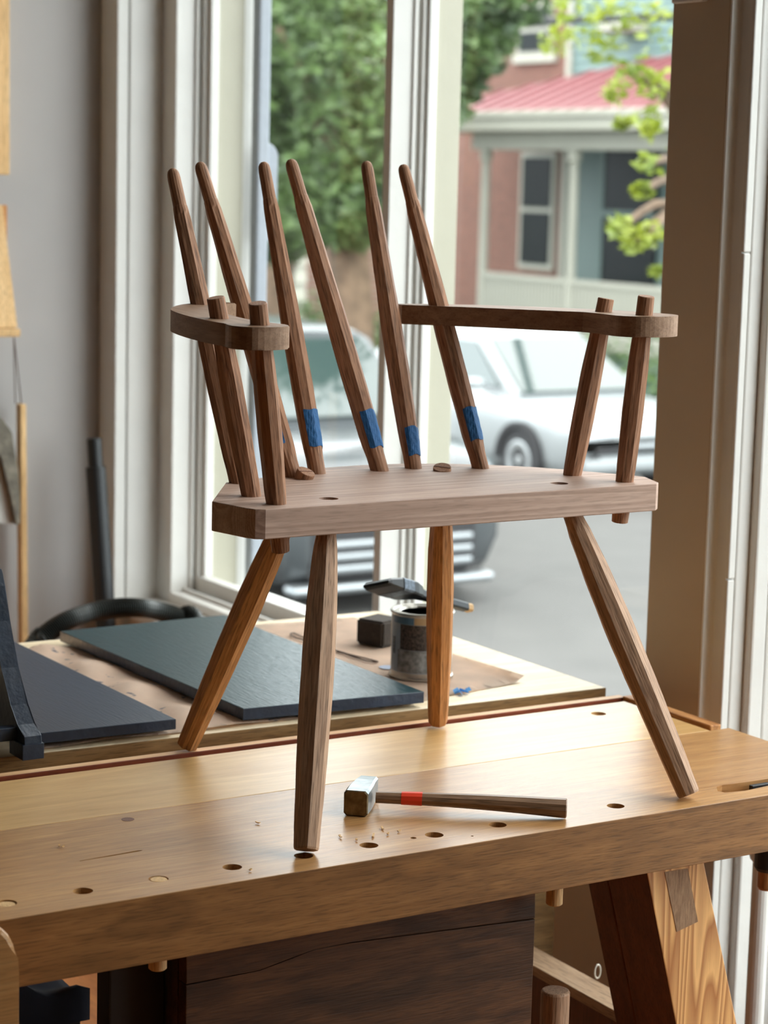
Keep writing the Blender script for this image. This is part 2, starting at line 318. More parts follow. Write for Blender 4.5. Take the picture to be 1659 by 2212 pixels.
# mullion
MY0, MY1 = 4.121, 4.150
bm = BM(); box(bm, X2, 2.668, MY0, MY1, -.214, ZT, .0015)
for a, b_, dy in ((2.616, 2.626, .006), (2.634, 2.645, .011), (2.649, 2.659, .014)): box(bm, a, b_, MY0-dy, MY1+dy, -.212, ZT, .0015)
struct('trim_6', bm, M['white'])
struct('trim_7', boxo(2.668, 2.738, MY0-.008, MY1+.008, -.212, ZT, .002), M['cream'])
struct('trim_8', boxo(X2, 2.80, 3.02, 3.10, -.25, ZT, .003), M['white'])
def window(n, ya, yb):
    o = struct('window_%d' % n, boxo(2.6615, 2.6655, ya+.018, yb-.018, -.172, ZT-.04), M['glass'])
    bm = BM(); box(bm, 2.634, 2.668, ya, yb, -.212, -.17, .003); box(bm, 2.634, 2.668, ya, yb, ZT-.04, ZT+.002, .003)
    box(bm, 2.645, 2.668, ya, ya+.02, -.17, ZT-.04, .002); box(bm, 2.645, 2.668, yb-.02, yb, -.17, ZT-.04, .002)
    obj('sash', bm, M['white'], o)
window(1, MY1, 5.14); window(2, 3.10, MY0)
# near casing of the shop door opening (cove, face, stepped reveal)
bm = BM(); cy = 2.8728; pr_ = [(X1, cy+.001)]
for k in range(9):
    a = math.pi/2*k/8; pr_.append((X1+.0165*math.sin(a), cy-.003-.009*(1-math.cos(a))))
pr_ += [(X1+.0165, 2.838), (2.62, 2.838), (2.62, cy+.001)]
prism(bm, pr_, 'z', -.86, ZT)
struct('trim_9', bm, M['white'])
bm = BM(); box(bm, 2.4568, 2.472, 2.832, 2.84, -.86, .22, .0025); box(bm, 2.4568, 2.4715, 2.831, 2.84, .2215, .77, .0025); box(bm, 2.4568, 2.473, 2.832, 2.84, .7715, ZT, .0025); box(bm, 2.4750, 2.503, 2.8335, 2.84, -.86, ZT, .003)
struct('trim_10', bm, M['white'])
bm = BM(); box(bm, 2.5035, 2.535, 2.816, 2.84, -.86, ZT, .004); box(bm, 2.538, 2.62, 2.819, 2.84, -.86, ZT, .004); box(bm, 2.62, 2.80, 2.775, 2.87, -.86, ZT, .004)
struct('trim_11', bm, M['white'])
tq = onx(1352, 2100, 2.43).y
struct('trim_12', boxo(2.424, X1, 2.875, tq, -.86, -.27, .003), M['wallwin'])
# glazed shop door / shop window nearer the camera, out of frame, lets the daylight in
o = struct('door_1', boxo(2.70, 2.705, 1.12, 2.77, -.55, ZT-.04), M['glass'])
bm = BM(); box(bm, 2.69, 2.72, 1.10, 2.775, -.86, -.55); box(bm, 2.69, 2.72, 1.10, 2.775, ZT-.04, ZT); box(bm, 2.69, 2.72, 1.90, 1.95, -.55, ZT-.04)
obj('door_frame', bm, M['white'], o)
# grey post and scroll plate outside the far window
t = thing('downspout', (2.79, 5.12, -.9), 'grey painted metal post with a rounded plate, seen just outside the left window pane', 'pipe')
obj('pipe', boxo(2.765, 2.80, 5.085, 5.125, -.9, 2.4, .006), M['greymetal'], t)
p0 = ony(530, 305, 5.11); p1 = ony(530, 510, 5.11)
poly = [(2.79, p1.z-.01)]
for k in range(9):
    a = math.pi/2*(1-k/8)
    poly.append((2.79+.043*math.cos(a)*1.0, p0.z-.03+.03*math.sin(a)))
poly = [(2.79, p0.z)]+[(2.79+.043*math.sin(math.pi/2*k/6), p0.z-.035*(1-math.cos(math.pi/2*k/6))) for k in range(1, 7)]+[(2.833, p1.z+.02), (2.822, p1.z), (2.79, p1.z-.03)]
bm = prism(BM(), poly, 'y', 5.10, 5.118, .003); obj('plate', bm, M['greymetal'], t)

# ---------------------------------------------------------------- work bench
BY0, BYS, BX1 = 2.374, 2.715, 2.372
t = bench = thing('workbench', (1.2, 2.66, -.86), 'heavy honey-coloured wooden workbench with a row of round dog holes, under the chair', 'workbench')
bm = BM()
N = 40
top = [(-.55+(2.372+.55)*i/N) for i in range(N+1)]
box(bm, -.55, BX1, BY0, BYS-.0022, -.0868, 0, .001)
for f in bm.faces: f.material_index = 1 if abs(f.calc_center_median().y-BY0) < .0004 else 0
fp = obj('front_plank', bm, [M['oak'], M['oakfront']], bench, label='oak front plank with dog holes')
HOLES = [.9926, 1.0927, 1.1962, 1.3009, 1.4062, 1.5063, 1.6101, 1.7142, 1.8167, 1.9193]
o0 = ORG[fp.name]
def cyl(x, y, r, z0, z1, n=28): return lathe(BM(), [(r, z0), (r, z1)], n, (x-o0.x, y-o0.y))
cs = []
zb = -o0.z
for x in HOLES: cs.append(cyl(x, 2.430, .0127, zb-.2, zb+.02))
h = onz(893, 1810); cs.append(cyl(h.x, h.y, .0042, zb-.03, zb+.02, 12))
h = onz(1020, 1806); cs.append(cyl(h.x, h.y, .002, zb-.02, zb+.02, 8))
a, b_ = onz(172, 1860), onz(300, 1838)
q = BM(); d = (b_-a).normalized(); n_ = Vector((-d.y, d.x, 0))
pts = [a-n_*.0008, a+(b_-a)*.5-n_*.002, b_-n_*.002, b_+d*.006, b_+n_*.0024, a+(b_-a)*.5+n_*.0018, a+n_*.0008]
prism(q, [(p.x-o0.x, p.y-o0.y) for p in pts], 'z', zb-.006, zb+.01); cs.append(q)
q = BM(); sl = [onz(*p) for p in ((1548, 1700), (1560, 1696), (1600, 1691), (1700, 1676), (1720, 1684), (1610, 1708), (1566, 1712), (1550, 1709))]
prism(q, [(p.x-o0.x, p.y-o0.y) for p in sl], 'z', zb-.03, zb+.01); cs.append(q)
cut(fp, cs)
tag(fp)
pp = obj('rear_plank', boxo(-.55, 2.335, BYS+.0028, 2.944, -.0868, -.0012, .0015), M['pine'], bench, label='paler pine rear plank')
o0 = ORG[pp.name]; zb = -o0.z
h = onz(1293, 1540); cut(pp, [lathe(BM(), [(.0127, zb-.2), (.0127, zb+.02)], 28, (h.x-o0.x, h.y-o0.y))])
bm = boxo(-.55, 2.352, 2.9615, 2.981, -.088, .0005, .0012)
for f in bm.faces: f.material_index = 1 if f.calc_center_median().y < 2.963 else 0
obj('tray_lip', bm, [M['redpine'], M['lipface']], bench, label='narrow reddish tray lip behind the planks')
obj('tray_bottom', boxo(-.55, 2.335, 2.944, 2.9615, -.07, -.045), M['darkfir'], bench)
obj('end_batten', boxo(2.3435, 2.367, 2.727, 2.9612, -.05, .0035, .002), M['endgrain'], bench, label='short batten closing the right end of the tray')
obj('knot', lathe(BM(), [(.009, -.001), (.009, .0003)], 16, tuple(onz(276, 1770).xy)), M['darkfir'], bench, label='dark knot')
obj('metal_hook', hexa(BM(), [onz(1625, 1712, -.012)+Vector(v) for v in ((0,0,0),(.035,0,0),(.035,.008,0),(0,.008,0),(0,0,.010),(.035,0,.010),(.035,.008,.010),(0,.008,.010))], .001), M['black'], bench, label='black metal bench stop in the slot')
# trestle at the right
def leg_pts(xl, sl_, sr_, wid, y0, y1, zt, zbm):
    return [(xl+sl_*(-zbm+zt), y0, zbm), (xl+wid+sr_*(zt-zbm), y0, zbm), (xl+wid+sr_*(zt-zbm), y1, zbm), (xl+sl_*(zt-zbm), y1, zbm), (xl, y0, zt), (xl+wid, y0, zt), (xl+wid, y1, zt), (xl, y1, zt)]
tl, bl, tr_, br_ = ony(1398, 1888, 2.43), ony(1460, 2212, 2.43), ony(1522, 1868, 2.43), ony(1592, 2212, 2.43)
sL = (bl.x-tl.x)/(tl.z-bl.z); sR = (br_.x-tr_.x)/(tr_.z-br_.z)
def legbox(y0, y1, zb_=-.86, dx=0):
    zt = -.0868
    xl = tl.x-sL*(zt-tl.z)*1.0; xr = tr_.x-sR*(zt-tr_.z)
    xlb = xl+sL*(zt-zb_); xrb = xr+sR*(zt-zb_)
    return [(xlb+dx, y0, zb_), (xrb+dx, y0, zb_), (xrb+dx, y1, zb_), (xlb+dx, y1, zb_), (xl+dx, y0, zt), (xr+dx, y0, zt), (xr+dx, y1, zt), (xl+dx, y1, zt)]
_lb = hexa(BM(), legbox(2.43, 2.535), .002); _lb.normal_update()
for f in _lb.faces: f.material_index = 1 if abs(f.normal.x) > .8 else 0  # side faces take the dark fir: leg shading put into the colour
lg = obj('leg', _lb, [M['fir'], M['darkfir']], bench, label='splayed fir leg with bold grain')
ten = [ony(*p, 2.4292) for p in ((1436, 1884), (1486, 1876), (1508, 1991), (1462, 2013))]
bm = BM(); vs = [bm.verts.new(p) for p in ten]; vb = [bm.verts.new(p+Vector((0, .01, 0))) for p in ten]
bm.faces.new(vs); bm.faces.new(vb[::-1])
for i in range(4): bm.faces.new((vs[i], vb[i], vb[(i+1) % 4], vs[(i+1) % 4]))
oo = ORG[lg.name]; obj('tenon_end', bm, M['tenon'], lg, label='grey-brown end grain of the through tenon')
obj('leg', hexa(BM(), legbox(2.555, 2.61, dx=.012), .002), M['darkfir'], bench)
obj('leg', boxo(.20, .31, 2.43, 2.53, -.86, -.0868, .002), M['fir'], bench)
obj('leg', boxo(.20, .31, 2.83, 2.93, -.86, -.0868, .002), M['fir'], bench)
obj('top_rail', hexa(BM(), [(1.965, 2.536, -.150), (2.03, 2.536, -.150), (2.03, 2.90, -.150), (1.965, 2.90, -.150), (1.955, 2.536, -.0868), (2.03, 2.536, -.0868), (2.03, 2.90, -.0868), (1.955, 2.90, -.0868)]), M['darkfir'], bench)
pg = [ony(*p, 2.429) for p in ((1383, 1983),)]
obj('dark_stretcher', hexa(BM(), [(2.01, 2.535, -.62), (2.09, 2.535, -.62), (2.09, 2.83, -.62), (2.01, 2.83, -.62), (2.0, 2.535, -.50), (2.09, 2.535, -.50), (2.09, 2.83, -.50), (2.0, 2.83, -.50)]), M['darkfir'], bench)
# screw block + rounded chop of the leg vise at the left edge of the frame
bm = BM(); px_ = [(0.80, -.50), (.9622, -.50), (.9622, -.045)]+[(.9622-.03*(1-math.cos(a)), -.045+.058*math.sin(a)) for a in (.3, .6, .9, 1.2, 1.5)]+[(.80, .016)]
prism(bm, px_, 'y', 2.318, 2.368, .006); obj('vise_chop', bm, M['oak'], bench, label='rounded vise chop at the left end')

# bench dogs
def dog(x, top, bot, label):
    bm = lathe(BM(), [(.0095, bot-.002), (.0118, bot), (.0118, top-.002), (.0105, top)], 20, (x, 2.430))
    o = obj('bench_dog', bm, M['lightwood'], smooth=False); tag(o, label, 'peg', 'round pegs in the bench holes')
dog(HOLES[2], -.0004, ony(343, 2090, 2.43).z, 'round wooden peg sunk flush in the third hole from the left of the bench front')
dog(HOLES[0], -.0015, -.095, 'round wooden peg sunk in the leftmost hole at the edge of the picture')
pd = ony(1193, 1945, 2.43)
dog(HOLES[8], -.004, ony(1193, 1952, 2.43).z, 'wooden peg poking out below the bench edge right of the dark chest')

# wood shavings and chips
bm = BM(); rnd = random.Random(5)
for (x, y, a_, ln_) in ((806, 1806, .9, .014), (826, 1790, 1.2, .011), (838, 1802, .8, .007), (676, 1790, 1.6, .006), (557, 1778, 2.0, .007), (735, 1808, 1.3, .009), (128, 1828, 1.1, .006), (136, 1830, .5, .005), (541, 1880, .7, .005), (770, 1815, 1.1, .006), (862, 1796, .4, .006)):
    p = onz(x, y, .0012); dx_ = Vector((math.cos(a_), math.sin(a_), 0))*ln_*.5; nx_ = Vector((-math.sin(a_), math.cos(a_), 0))*.0014
    pts_ = [p-dx_+Vector((0, 0, .0006)), p, p+dx_+Vector((0, 0, .001))]
    rings(bm, [[q-nx_, q+nx_, q+nx_+Vector((0, 0, .0012)), q-nx_+Vector((0, 0, .0012))] for q in pts_])
tag(obj('wood_shavings', bm, M['lightwood']), 'scattered pale wood shavings and chips on the oak front plank', 'shavings', kind='stuff')
# hammer
t = thing('hammer', (1.62, 2.49, 0), 'square-headed steel hammer with a brown wooden handle and red tape lying on the bench', 'hammer')
zt = .0365
A = [onz(741, 1709, zt), onz(797, 1709, zt), onz(821, 1672, zt), onz(774, 1669, zt)]
c0 = (A[0]+A[1])/2; c1 = (A[2]+A[3])/2; ax = (c1-c0); Lh = ax.length; ax.normalize(); rx = Vector((ax.y, -ax.x, 0))
Fh = Matrix(((rx.x, ax.x, 0, c0.x), (rx.y, ax.y, 0, c0.y), (0, 0, 1, zt/2+.0002), (0, 0, 0, 1)))
hw, hh = .0172, zt/2
def oct_(w_, h_, c, y): return [(-w_+c, y, -h_), (w_-c, y, -h_), (w_, y, -h_+c), (w_, y, h_-c), (w_-c, y, h_), (-w_+c, y, h_), (-w_, y, h_-c), (-w_, y, -h_+c)]
bm = rings(BM(), [oct_(hw-.0015, hh-.0015, .004, 0), oct_(hw, hh, .004, .0018), oct_(hw, hh, .0032, Lh*.30), oct_(hw*.97, hh*.98, .003, Lh*.45), oct_(hw*.88, hh*.95, .003, Lh*.7), oct_(hw*.80, hh*.80, .003, Lh*.98), oct_(hw*.74, hh*.74, .003, Lh)])
for f in bm.faces: f.material_index = 1 if abs(f.normal.y) > .9 or all(v.co.y < .0019 for v in f.verts) else 0
hd = obj('head', bm, [M['steel'], M['steelface']], t, frame=Fh)
hs = onz(812, 1722, .0195)+rx*0.0; he = onz(1222, 1746, .0150)
Fd = frame_z(hs, he); L_ = (he-hs).length
q = Fd.to_3x3()
# local axes: find which local axis is up
upl = q.transposed() @ Vector((0, 0, 1)); ua = math.atan2(upl.y, upl.x)
bm = BM(); rr = []
for k in range(25):
    s = k/24; a_ = .0095+.0045*s**1.3+(.0012*math.sin(s*math.pi)); b2 = .0082+.0058*s**1.4
    off = .002*math.sin(math.pi*s)
    ring = []
    for i in range(10):
        th = 2*math.pi*(i+.5)/10; u = b2*math.cos(th)+off*0; v = a_*math.sin(th)
        # u along up, v sideways
        ring.append((math.cos(ua)*(u+off)-math.sin(ua)*v, math.sin(ua)*(u+off)+math.cos(ua)*v, s*L_))
    rr.append(ring)
rr.append([(x*.9, y*.9, L_+.0015) for x, y, z in rr[-1]])
rings(bm, rr); hn = obj('handle', bm, M['walnut'], t, frame=Fd)
bm = BM(); rr = []
for k in range(5):
    s = (.135+.11*k/4); a_ = .0095+.0045*s**1.3+(.0012*math.sin(s*math.pi))+.0006; b2 = .0082+.0058*s**1.4+.0006; off = .002*math.sin(math.pi*s)
    rr.append([(math.cos(ua)*(b2*math.cos(2*math.pi*(i+.5)/10)+off)-math.sin(ua)*a_*math.sin(2*math.pi*(i+.5)/10), math.sin(ua)*(b2*math.cos(2*math.pi*(i+.5)/10)+off)+math.cos(ua)*a_*math.sin(2*math.pi*(i+.5)/10), s*L_) for i in range(10)])
rings(bm, rr); obj('tape', bm, M['redtape'], hn, keep_frame=True, label='bright red tape around the handle')

# ---------------------------------------------------------------- chair
chair = thing('armchair', (1.75, 2.7, 0), 'unfinished wooden stick armchair with tall open back spindles standing on the workbench', 'chair')
ZS = .442
out = [(574, 1100), (552, 1100), (530, 1097), (458, 1083)]
P = [onz(*p, ZS).xy for p in out]
mx = 1.762
sol = [tuple(P[0]), tuple(P[1]), tuple(P[2]), tuple(P[3])]
lb = onz(488, 1042, ZS); sol.append((lb.x, lb.y))
rc = onz(1418, 1045, ZS); rc2 = onz(1427, 1043, ZS)
back = [(1.565, 2.823), (1.625, 2.862), (1.69, 2.884), (1.76, 2.890), (1.83, 2.882), (1.895, 2.858), (1.95, 2.82), (2.00, 2.775), (2.035, 2.725)]
sol += back
sol += [(2.088, 2.635), (2.0962, 2.615), (rc2.x, rc2.y+.005), (rc.x, rc.y)]
bm = BM(); prism(bm, sol, 'z', ZS-.0405, ZS, .0012)
seat = obj('seat', bm, M['seat'], chair, label='flat seat slab with clipped corners')
so = ORG[seat.name]
def seatcut(px_, r, dep):
    p = onz(px_[0], px_[1], ZS); return lathe(BM(), [(r, ZS-so.z-dep), (r, ZS-so.z+.02)], 28, (p.x-so.x, p.y-so.y))
cut(seat, [seatcut((710, 1077), .0135, .012), seatcut((1208, 1044), .0135, .025)])
def stick(name, A, B, prof, mat, facets=8, spin=.2, label=None, jitter=.0006):
    """prof: list of (t, r, round?) along A->B"""
    A, B = Vector(A), Vector(B); L = (B-A).length; F_ = frame_z(A, B, spin)
    n = facets*2; rr = []
    for (tt, r, rd) in prof:
        ring = []
        for i in range(n):
            th = 2*math.pi*i/n
            if rd: rad = r
            else: rad = r/math.cos(((th+math.pi/facets) % (2*math.pi/facets))-math.pi/facets)*.985
            rad += jitter*mnoise.noise(Vector((math.cos(th)*3, math.sin(th)*3, tt*L*30+A.x*50)))*(0 if rd else 1)
            ring.append((rad*math.cos(th), rad*math.sin(th), tt*L))
        rr.append(ring)
    bm = rings(BM(), rr)
    return obj(name, bm, mat, chair, frame=F_, label=label), F_, L
def lerp(P, t):
    for (a, ra), (b, rb) in zip(P, P[1:]):
        if t <= b: return ra+(rb-ra)*(t-a)/(b-a)
    return P[-1][1]
# legs
LR = [(0, .0123), (.10, .0135), (.16, .016), (.3, .0197), (.45, .0212), (.62, .0206), (.82, .0186), (1, .0158)]
def leg(top_px, foot_px, mat, up=.0, label=None, scale=1.0, spin=.2):
    T = onz(*top_px, ZS); Ft = onz(*foot_px, .004)
    d = (T-Ft).normalized(); tilt = math.sqrt(1-d.z**2)
    Ft = onz(*foot_px, .0158*scale*tilt+.0004); d = (T-Ft).normalized()
    Lg = (T-Ft).length; T2 = T+d*up
    n = 30; prof = []
    Lt = (T2-Ft).length; sh = (Lt-Lg)/Lt
    for k in range(n+1):
        s = k/n                        # 0 = top end
        u = max(0, (s-sh)/(1-sh)); r = lerp(LR, u)*scale
        prof.append((s, r, u < .13))
    prof[0] = (0, prof[0][1]*.93, True); prof.insert(1, (.002, prof[1][1], True))
    prof[-1] = (1, prof[-1][1]*.94, False); prof.insert(-1, (.994, LR[-1][1]*scale, False))
    o, F_, L = stick('leg', T2, Ft, prof, mat, label=label, spin=spin)
    return o, F_, L
leg((710, 1077), (661, 1836), M['leg_pale'], -.005, 'pale front left leg')
leg((1208, 1044), (1488, 1716), M['leg_pale'], -.016, 'pale front right leg')
for tp, fp_ in (((655, 1034), (404, 1610)), ((955, 1017), (946, 1560))):
    o, F_, L = leg(tp, fp_, M['leg_warm_bounce'], .011 if tp[0] < 800 else .005, 'brown rear leg tinted with warm bench bounce', .95 if tp[0] > 800 else 1.0)
    obj('tenon_end', lathe(BM(), [(.0132, -.0016), (.0138, -.0006), (.0138, .012), (.0130, .0121)], 24), M['stick'], o, keep_frame=True, label='brown tenon end standing proud of the seat')
    bm = BM(); box(bm, -.0125, .0125, -.0009, .0009, -.0022, .006); obj('wedge', bm, M['darkfir'], o, keep_frame=True)
# short arm posts
PR = [(0, .0135), (.12, .0142), (.35, .0155), (.6, .0152), (.85, .0128), (1, .0122)]
def post(bp, tp, ytop, below, name='arm_post', label=None):
    B = onz(*bp, ZS); T = ony(*tp, ytop); d = (T-B).normalized(); B2 = B-d*below; n = 16; Lt = (T-B2).length; sh = below/Lt
    prof = [(k/n, lerp(PR, max(0, (k/n-sh)/(1-sh))), (k/n < sh+.02) or k/n > .88) for k in range(n+1)]
    prof[0] = (0, .0122, True); prof[1] = (prof[1][0], .0133, True)
    prof.append((1.003, .0112, True))
    return stick(name, B2, T, prof, M['stick'], label=label)
post((597, 1088), (557, 656), 2.553, .068); post((543, 1071), (466, 644), 2.657, .045)
post((1349, 1040), (1396, 641), 2.553, .062); post((1236, 1026), (1309, 646), 2.657, .045)
# back spindles
BR = [(0, .0130), (.06, .0133), (.1, .0145), (.28, .0159), (.45, .0154), (.65, .0134), (.84, .0116), (.872, .0112), (.88, .0101), (.97, .0097), (.985, .0091), (.995, .0074), (1, .0048)]
SP = [((515, 1043), (372, 366), 2.98, None), ((633, 1030), (431, 352), 3.02, (.10, .21)), ((685, 1022), (569, 352), 3.05, (.075, .19)),
      ((820, 1016), (627, 346), 3.05, (.065, .18)), ((893, 1011), (791, 350), 3.02, (.035, .125)), ((1038, 1011), (870, 357), 2.98, (.085, .19))]
for i, (bp, tp, yt, tp_) in enumerate(SP):
    B = onz(*bp, ZS); T = ony(*tp, yt); d = (T-B).normalized(); B2 = B-d*.03; Lt = (T-B2).length; sh = .03/Lt
    ts = sorted(set([k/30 for k in range(31)]+[sh+x*(1-sh) for x in (.845, .86, .875, .88, .97, .98, .987, .993, .997)]))
    prof = [(x, lerp(BR, max(0, (x-sh)/(1-sh)))*(1.0 if i not in (3,) else 1.06), x < sh+.045 or x > .86) for x in ts]
    o, F_, L = stick('spindle', B2, T, prof, M['stick'], facets=8, spin=.15+i*.17)
    if tp_:
        # masking tape wrapped round the side towards the window light, in the spindle's frame
        toc = F_.to_3x3().transposed() @ (CAM-B); a_c = math.atan2(toc.y, toc.x)
        rgt = F_.to_3x3().transposed() @ RT; a_r = math.atan2(rgt.y, rgt.x)
        dd = (a_r-a_c+math.pi) % (2*math.pi)-math.pi; sg = 1 if dd > 0 else -1
        a0, a1 = (a_c-sg*.28, a_c+sg*2.2) if i != 1 else (a_c-sg*1.5, a_c+sg*.25)
        bm = BM(); G = []
        for k in range(9):
            s = sh+(tp_[0]+(tp_[1]-tp_[0])*k/8)*(1-sh); row = []
            for j in range(15):
                th = a0+(a1-a0)*j/14; r = lerp(BR, (s-sh)/(1-sh))*(1.06 if i == 3 else 1)
                if s >= sh+.045: r = r/math.cos(((th+math.pi/8) % (math.pi/4))-math.pi/8)*.985
                r += .0012+.0003*math.sin(k*2.1+j*1.7)
                z_ = s*L+.0012*math.sin(j*.8+i)
                row.append((bm.verts.new((r*math.cos(th), r*math.sin(th), z_)), bm.verts.new(((r-.0009)*math.cos(th), (r-.0009)*math.sin(th), z_))))
            G.append(row)
        for k in range(8):
            for j in range(14):
                for q_ in (0, 1): bm.faces.new((G[k][j][q_], G[k][j+1][q_], G[k+1][j+1][q_], G[k+1][j][q_]))
        for k in range(8):
            for j in (0, 14): bm.faces.new((G[k][j][0], G[k+1][j][0], G[k+1][j][1], G[k][j][1]))
        for j in range(14):
            for k in (0, 8): bm.faces.new((G[k][j][0], G[k][j+1][0], G[k][j+1][1], G[k][j][1]))
        obj('tape', bm, M['bluetape'], o, keep_frame=True, label='blue masking tape near the foot of the spindle')
# arms
def arm(poly, za, zb_, label):
    bm = BM(); prism(bm, poly, 'z', 0, .030)
    ti = [e for e in bm.edges if abs(e.verts[0].co.z-e.verts[1].co.z) < 1e-6]
    bmesh.ops.bevel(bm, geom=ti, offset=.0014, segments=2, affect='EDGES')
    for v in bm.verts: v.co.z += za+zb_*(v.co.y-2.5)-.030
    return obj('arm', bm, M['arm'], chair, label=label)
def smoothpoly(pts, sharp, n=4):
    out = []; m = len(pts)
    V = [Vector((p[0], p[1], 0)) for p in pts]
    for i in range(m):
        b, c = V[i], V[(i+1) % m]; a = V[i-1] if i not in sharp else b; d = V[(i+2) % m] if ((i+1) % m) not in sharp else c
        for k in range(n):
            t_ = k/n; p = .5*((2*b)+(c-a)*t_+(2*a-5*b+4*c-d)*t_*t_+(3*b-a-3*c+d)*t_**3); out.append((p.x, p.y))
    return out
LP = [(1.4345, 2.549), (1.425, 2.530), (1.4009, 2.5198), (1.3677, 2.5224), (1.351, 2.548), (1.3593, 2.581), (1.3575, 2.600), (1.3586, 2.638), (1.3646, 2.697), (1.377, 2.7595), (1.394, 2.812), (1.432, 2.870), (1.468, 2.904), (1.505, 2.920), (1.541, 2.926), (1.546, 2.902), (1.52, 2.887), (1.495, 2.858), (1.472, 2.818), (1.450, 2.765), (1.434, 2.71), (1.426, 2.66), (1.4238, 2.62), (1.430, 2.58)]
arm(smoothpoly(LP, {14, 15, 5}), .6841, .0165, 'curved left arm with a rounded hand')
RP = [(1.850, 2.926), (1.880, 2.880), (1.908, 2.838), (1.940, 2.778), (1.975, 2.712), (2.004, 2.665), (1.998, 2.612), (1.988, 2.572), (1.986, 2.548), (2.003, 2.524), (2.030, 2.516), (2.062, 2.522), (2.088, 2.545), (2.100, 2.578), (2.100, 2.625), (2.092, 2.68), (2.070, 2.745), (2.040, 2.81), (2.00, 2.868), (1.95, 2.915), (1.90, 2.948), (1.86, 2.962)]
arm(smoothpoly(RP, {0, 21, 5}), .6911, -.0155, 'long right arm with a rounded hand')

# ---------------------------------------------------------------- rear table and what lies on it
ZT2 = .004
fr, fl = onz(1309, 1485, ZT2), onz(91, 1626, ZT2); dirx = (fl-fr).normalized(); fl2 = fr+dirx*1.75
brk = onz(979, 1374.5, ZT2); diry = (brk-fr).normalized(); b1 = fr+diry*.76; b2 = fl2+diry*.76
tb = thing('side_table', ((fr+b2)/2).xy.to_3d()+Vector((0, 0, -.86)), 'pale worn wooden table top standing behind the workbench by the window', 'table')
bm = BM(); prism(bm, [tuple(fl2.xy), tuple(fr.xy), tuple(b1.xy), tuple(b2.xy)], 'z', ZT2-.034, ZT2, .002)
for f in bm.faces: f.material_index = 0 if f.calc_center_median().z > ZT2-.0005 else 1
obj('table_top', bm, [M['table'], M['tableedge']], tb)
for a, s in ((.07, .1), (.07, .66), (1.68, .1), (1.68, .66)):
    p = fr+dirx*a+diry*s; obj('leg', boxo(p.x-.03, p.x+.03, p.y-.03, p.y+.03, -.86, ZT2-.034), M['tableedge'], tb)
# kraft paper: right sheet with a lifted corner, and crumpled stained sheet under the panels
def sheet(name, corners, nx, ny, zf, mat, label, cat, parent=None, th=.0006):
    bm = BM(); G = []
    for j in range(ny+1):
        row = []
        for i in range(nx+1):
            u, v = i/nx, j/ny
            p = (corners[0]*(1-u)+corners[1]*u)*(1-v)+(corners[3]*(1-u)+corners[2]*u)*v
            row.append(bm.verts.new((p.x, p.y, ZT2+.0008+zf(u, v, p))))
        G.append(row)
    for j in range(ny):
        for i in range(nx): bm.faces.new((G[j][i], G[j][i+1], G[j+1][i+1], G[j+1][i]))
    r = bmesh.ops.solidify(bm, geom=bm.faces[:], thickness=th)
    o = obj(name, bm, mat, parent, smooth=True); tag(o, label, cat); return o
def stainpaper(spots_scale, thr):
    m = M['paper'].copy(); m.name = 'stained_paper'; t = m.node_tree; b = t.nodes['Principled BSDF']
    src = b.inputs['Base Color'].links[0].from_socket
    co = t.nodes.new('ShaderNodeTexCoord'); n = t.nodes.new('ShaderNodeTexNoise'); n.inputs['Scale'].default_value = spots_scale; n.inputs['Detail'].default_value = 3; t.links.new(co.outputs['Object'], n.inputs['Vector'])
    r = t.nodes.new('ShaderNodeValToRGB'); r.color_ramp.elements[0].position = thr; r.color_ramp.elements[0].color = (0, 0, 0, 1); r.color_ramp.elements[1].position = thr+.05; r.color_ramp.elements[1].color = (.8, .8, .8, 1); t.links.new(n.outputs['Fac'], r.inputs[0])
    mx_ = t.nodes.new('ShaderNodeMixRGB'); mx_.inputs[2].default_value = lin((72, 82, 108)); t.links.new(r.outputs[0], mx_.inputs[0]); t.links.new(src, mx_.inputs[1]); t.links.new(mx_.outputs[0], b.inputs['Base Color']); return m
M['paper2'] = stainpaper(34, .63)
c = [onz(700, 1560, ZT2), onz(1133, 1472, ZT2), onz(990, 1378, ZT2), onz(600, 1392, ZT2)]
c = [onz(900, 1526, ZT2), onz(1128, 1471, ZT2), onz(1000, 1398, ZT2), onz(800, 1420, ZT2)]
e1 = onz(985, 1515, ZT2); e2 = onz(1133, 1474, ZT2)
pB = [Vector((1.60, 3.09, 0)), Vector((2.085, 3.075, 0)), Vector((2.20, 3.70, 0)), Vector((1.66, 3.74, 0))]
cc = [Vector((1.90, e1.y-.04, 0)), onz(1133, 1474, ZT2), onz(700, 1345, ZT2), onz(590, 1368, ZT2)]
def zr(u, v, p): return .0010+.010*max(0, (u-.86)/.14)**2*max(0, 1-v*2.2)+.0006*math.sin(p.x*40)
sheet('paper_sheet', [Vector((1.985, 3.075, 0)), onz(1133, 1474, ZT2), Vector((2.268, 3.74, 0)), Vector((1.99, 3.76, 0))], 24, 16, zr, M['paper'], 'smooth brown kraft paper sheet with a lifted corner under the tin can', 'paper')
def zc(u, v, p): return .0015+.0028*(.5+.5*math.sin(p.x*31+math.sin(p.y*13)*1.5))+.014*math.exp(-((p.x-1.585)/.045)**2)*(.5+.5*math.sin(p.y*34+p.x*9+1.2*math.sin(p.x*30)))*min(1, max(0, (p.y-3.06)/.03))
sheet('crumpled_paper', [Vector((1.30, 3.062, 0)), Vector((1.975, 3.056, 0)), Vector((1.975, 3.70, 0)), Vector((1.33, 3.70, 0))], 60, 50, zc, M['paper2'], 'crumpled kraft paper with dark blue paint spots between the two painted panels', 'paper')
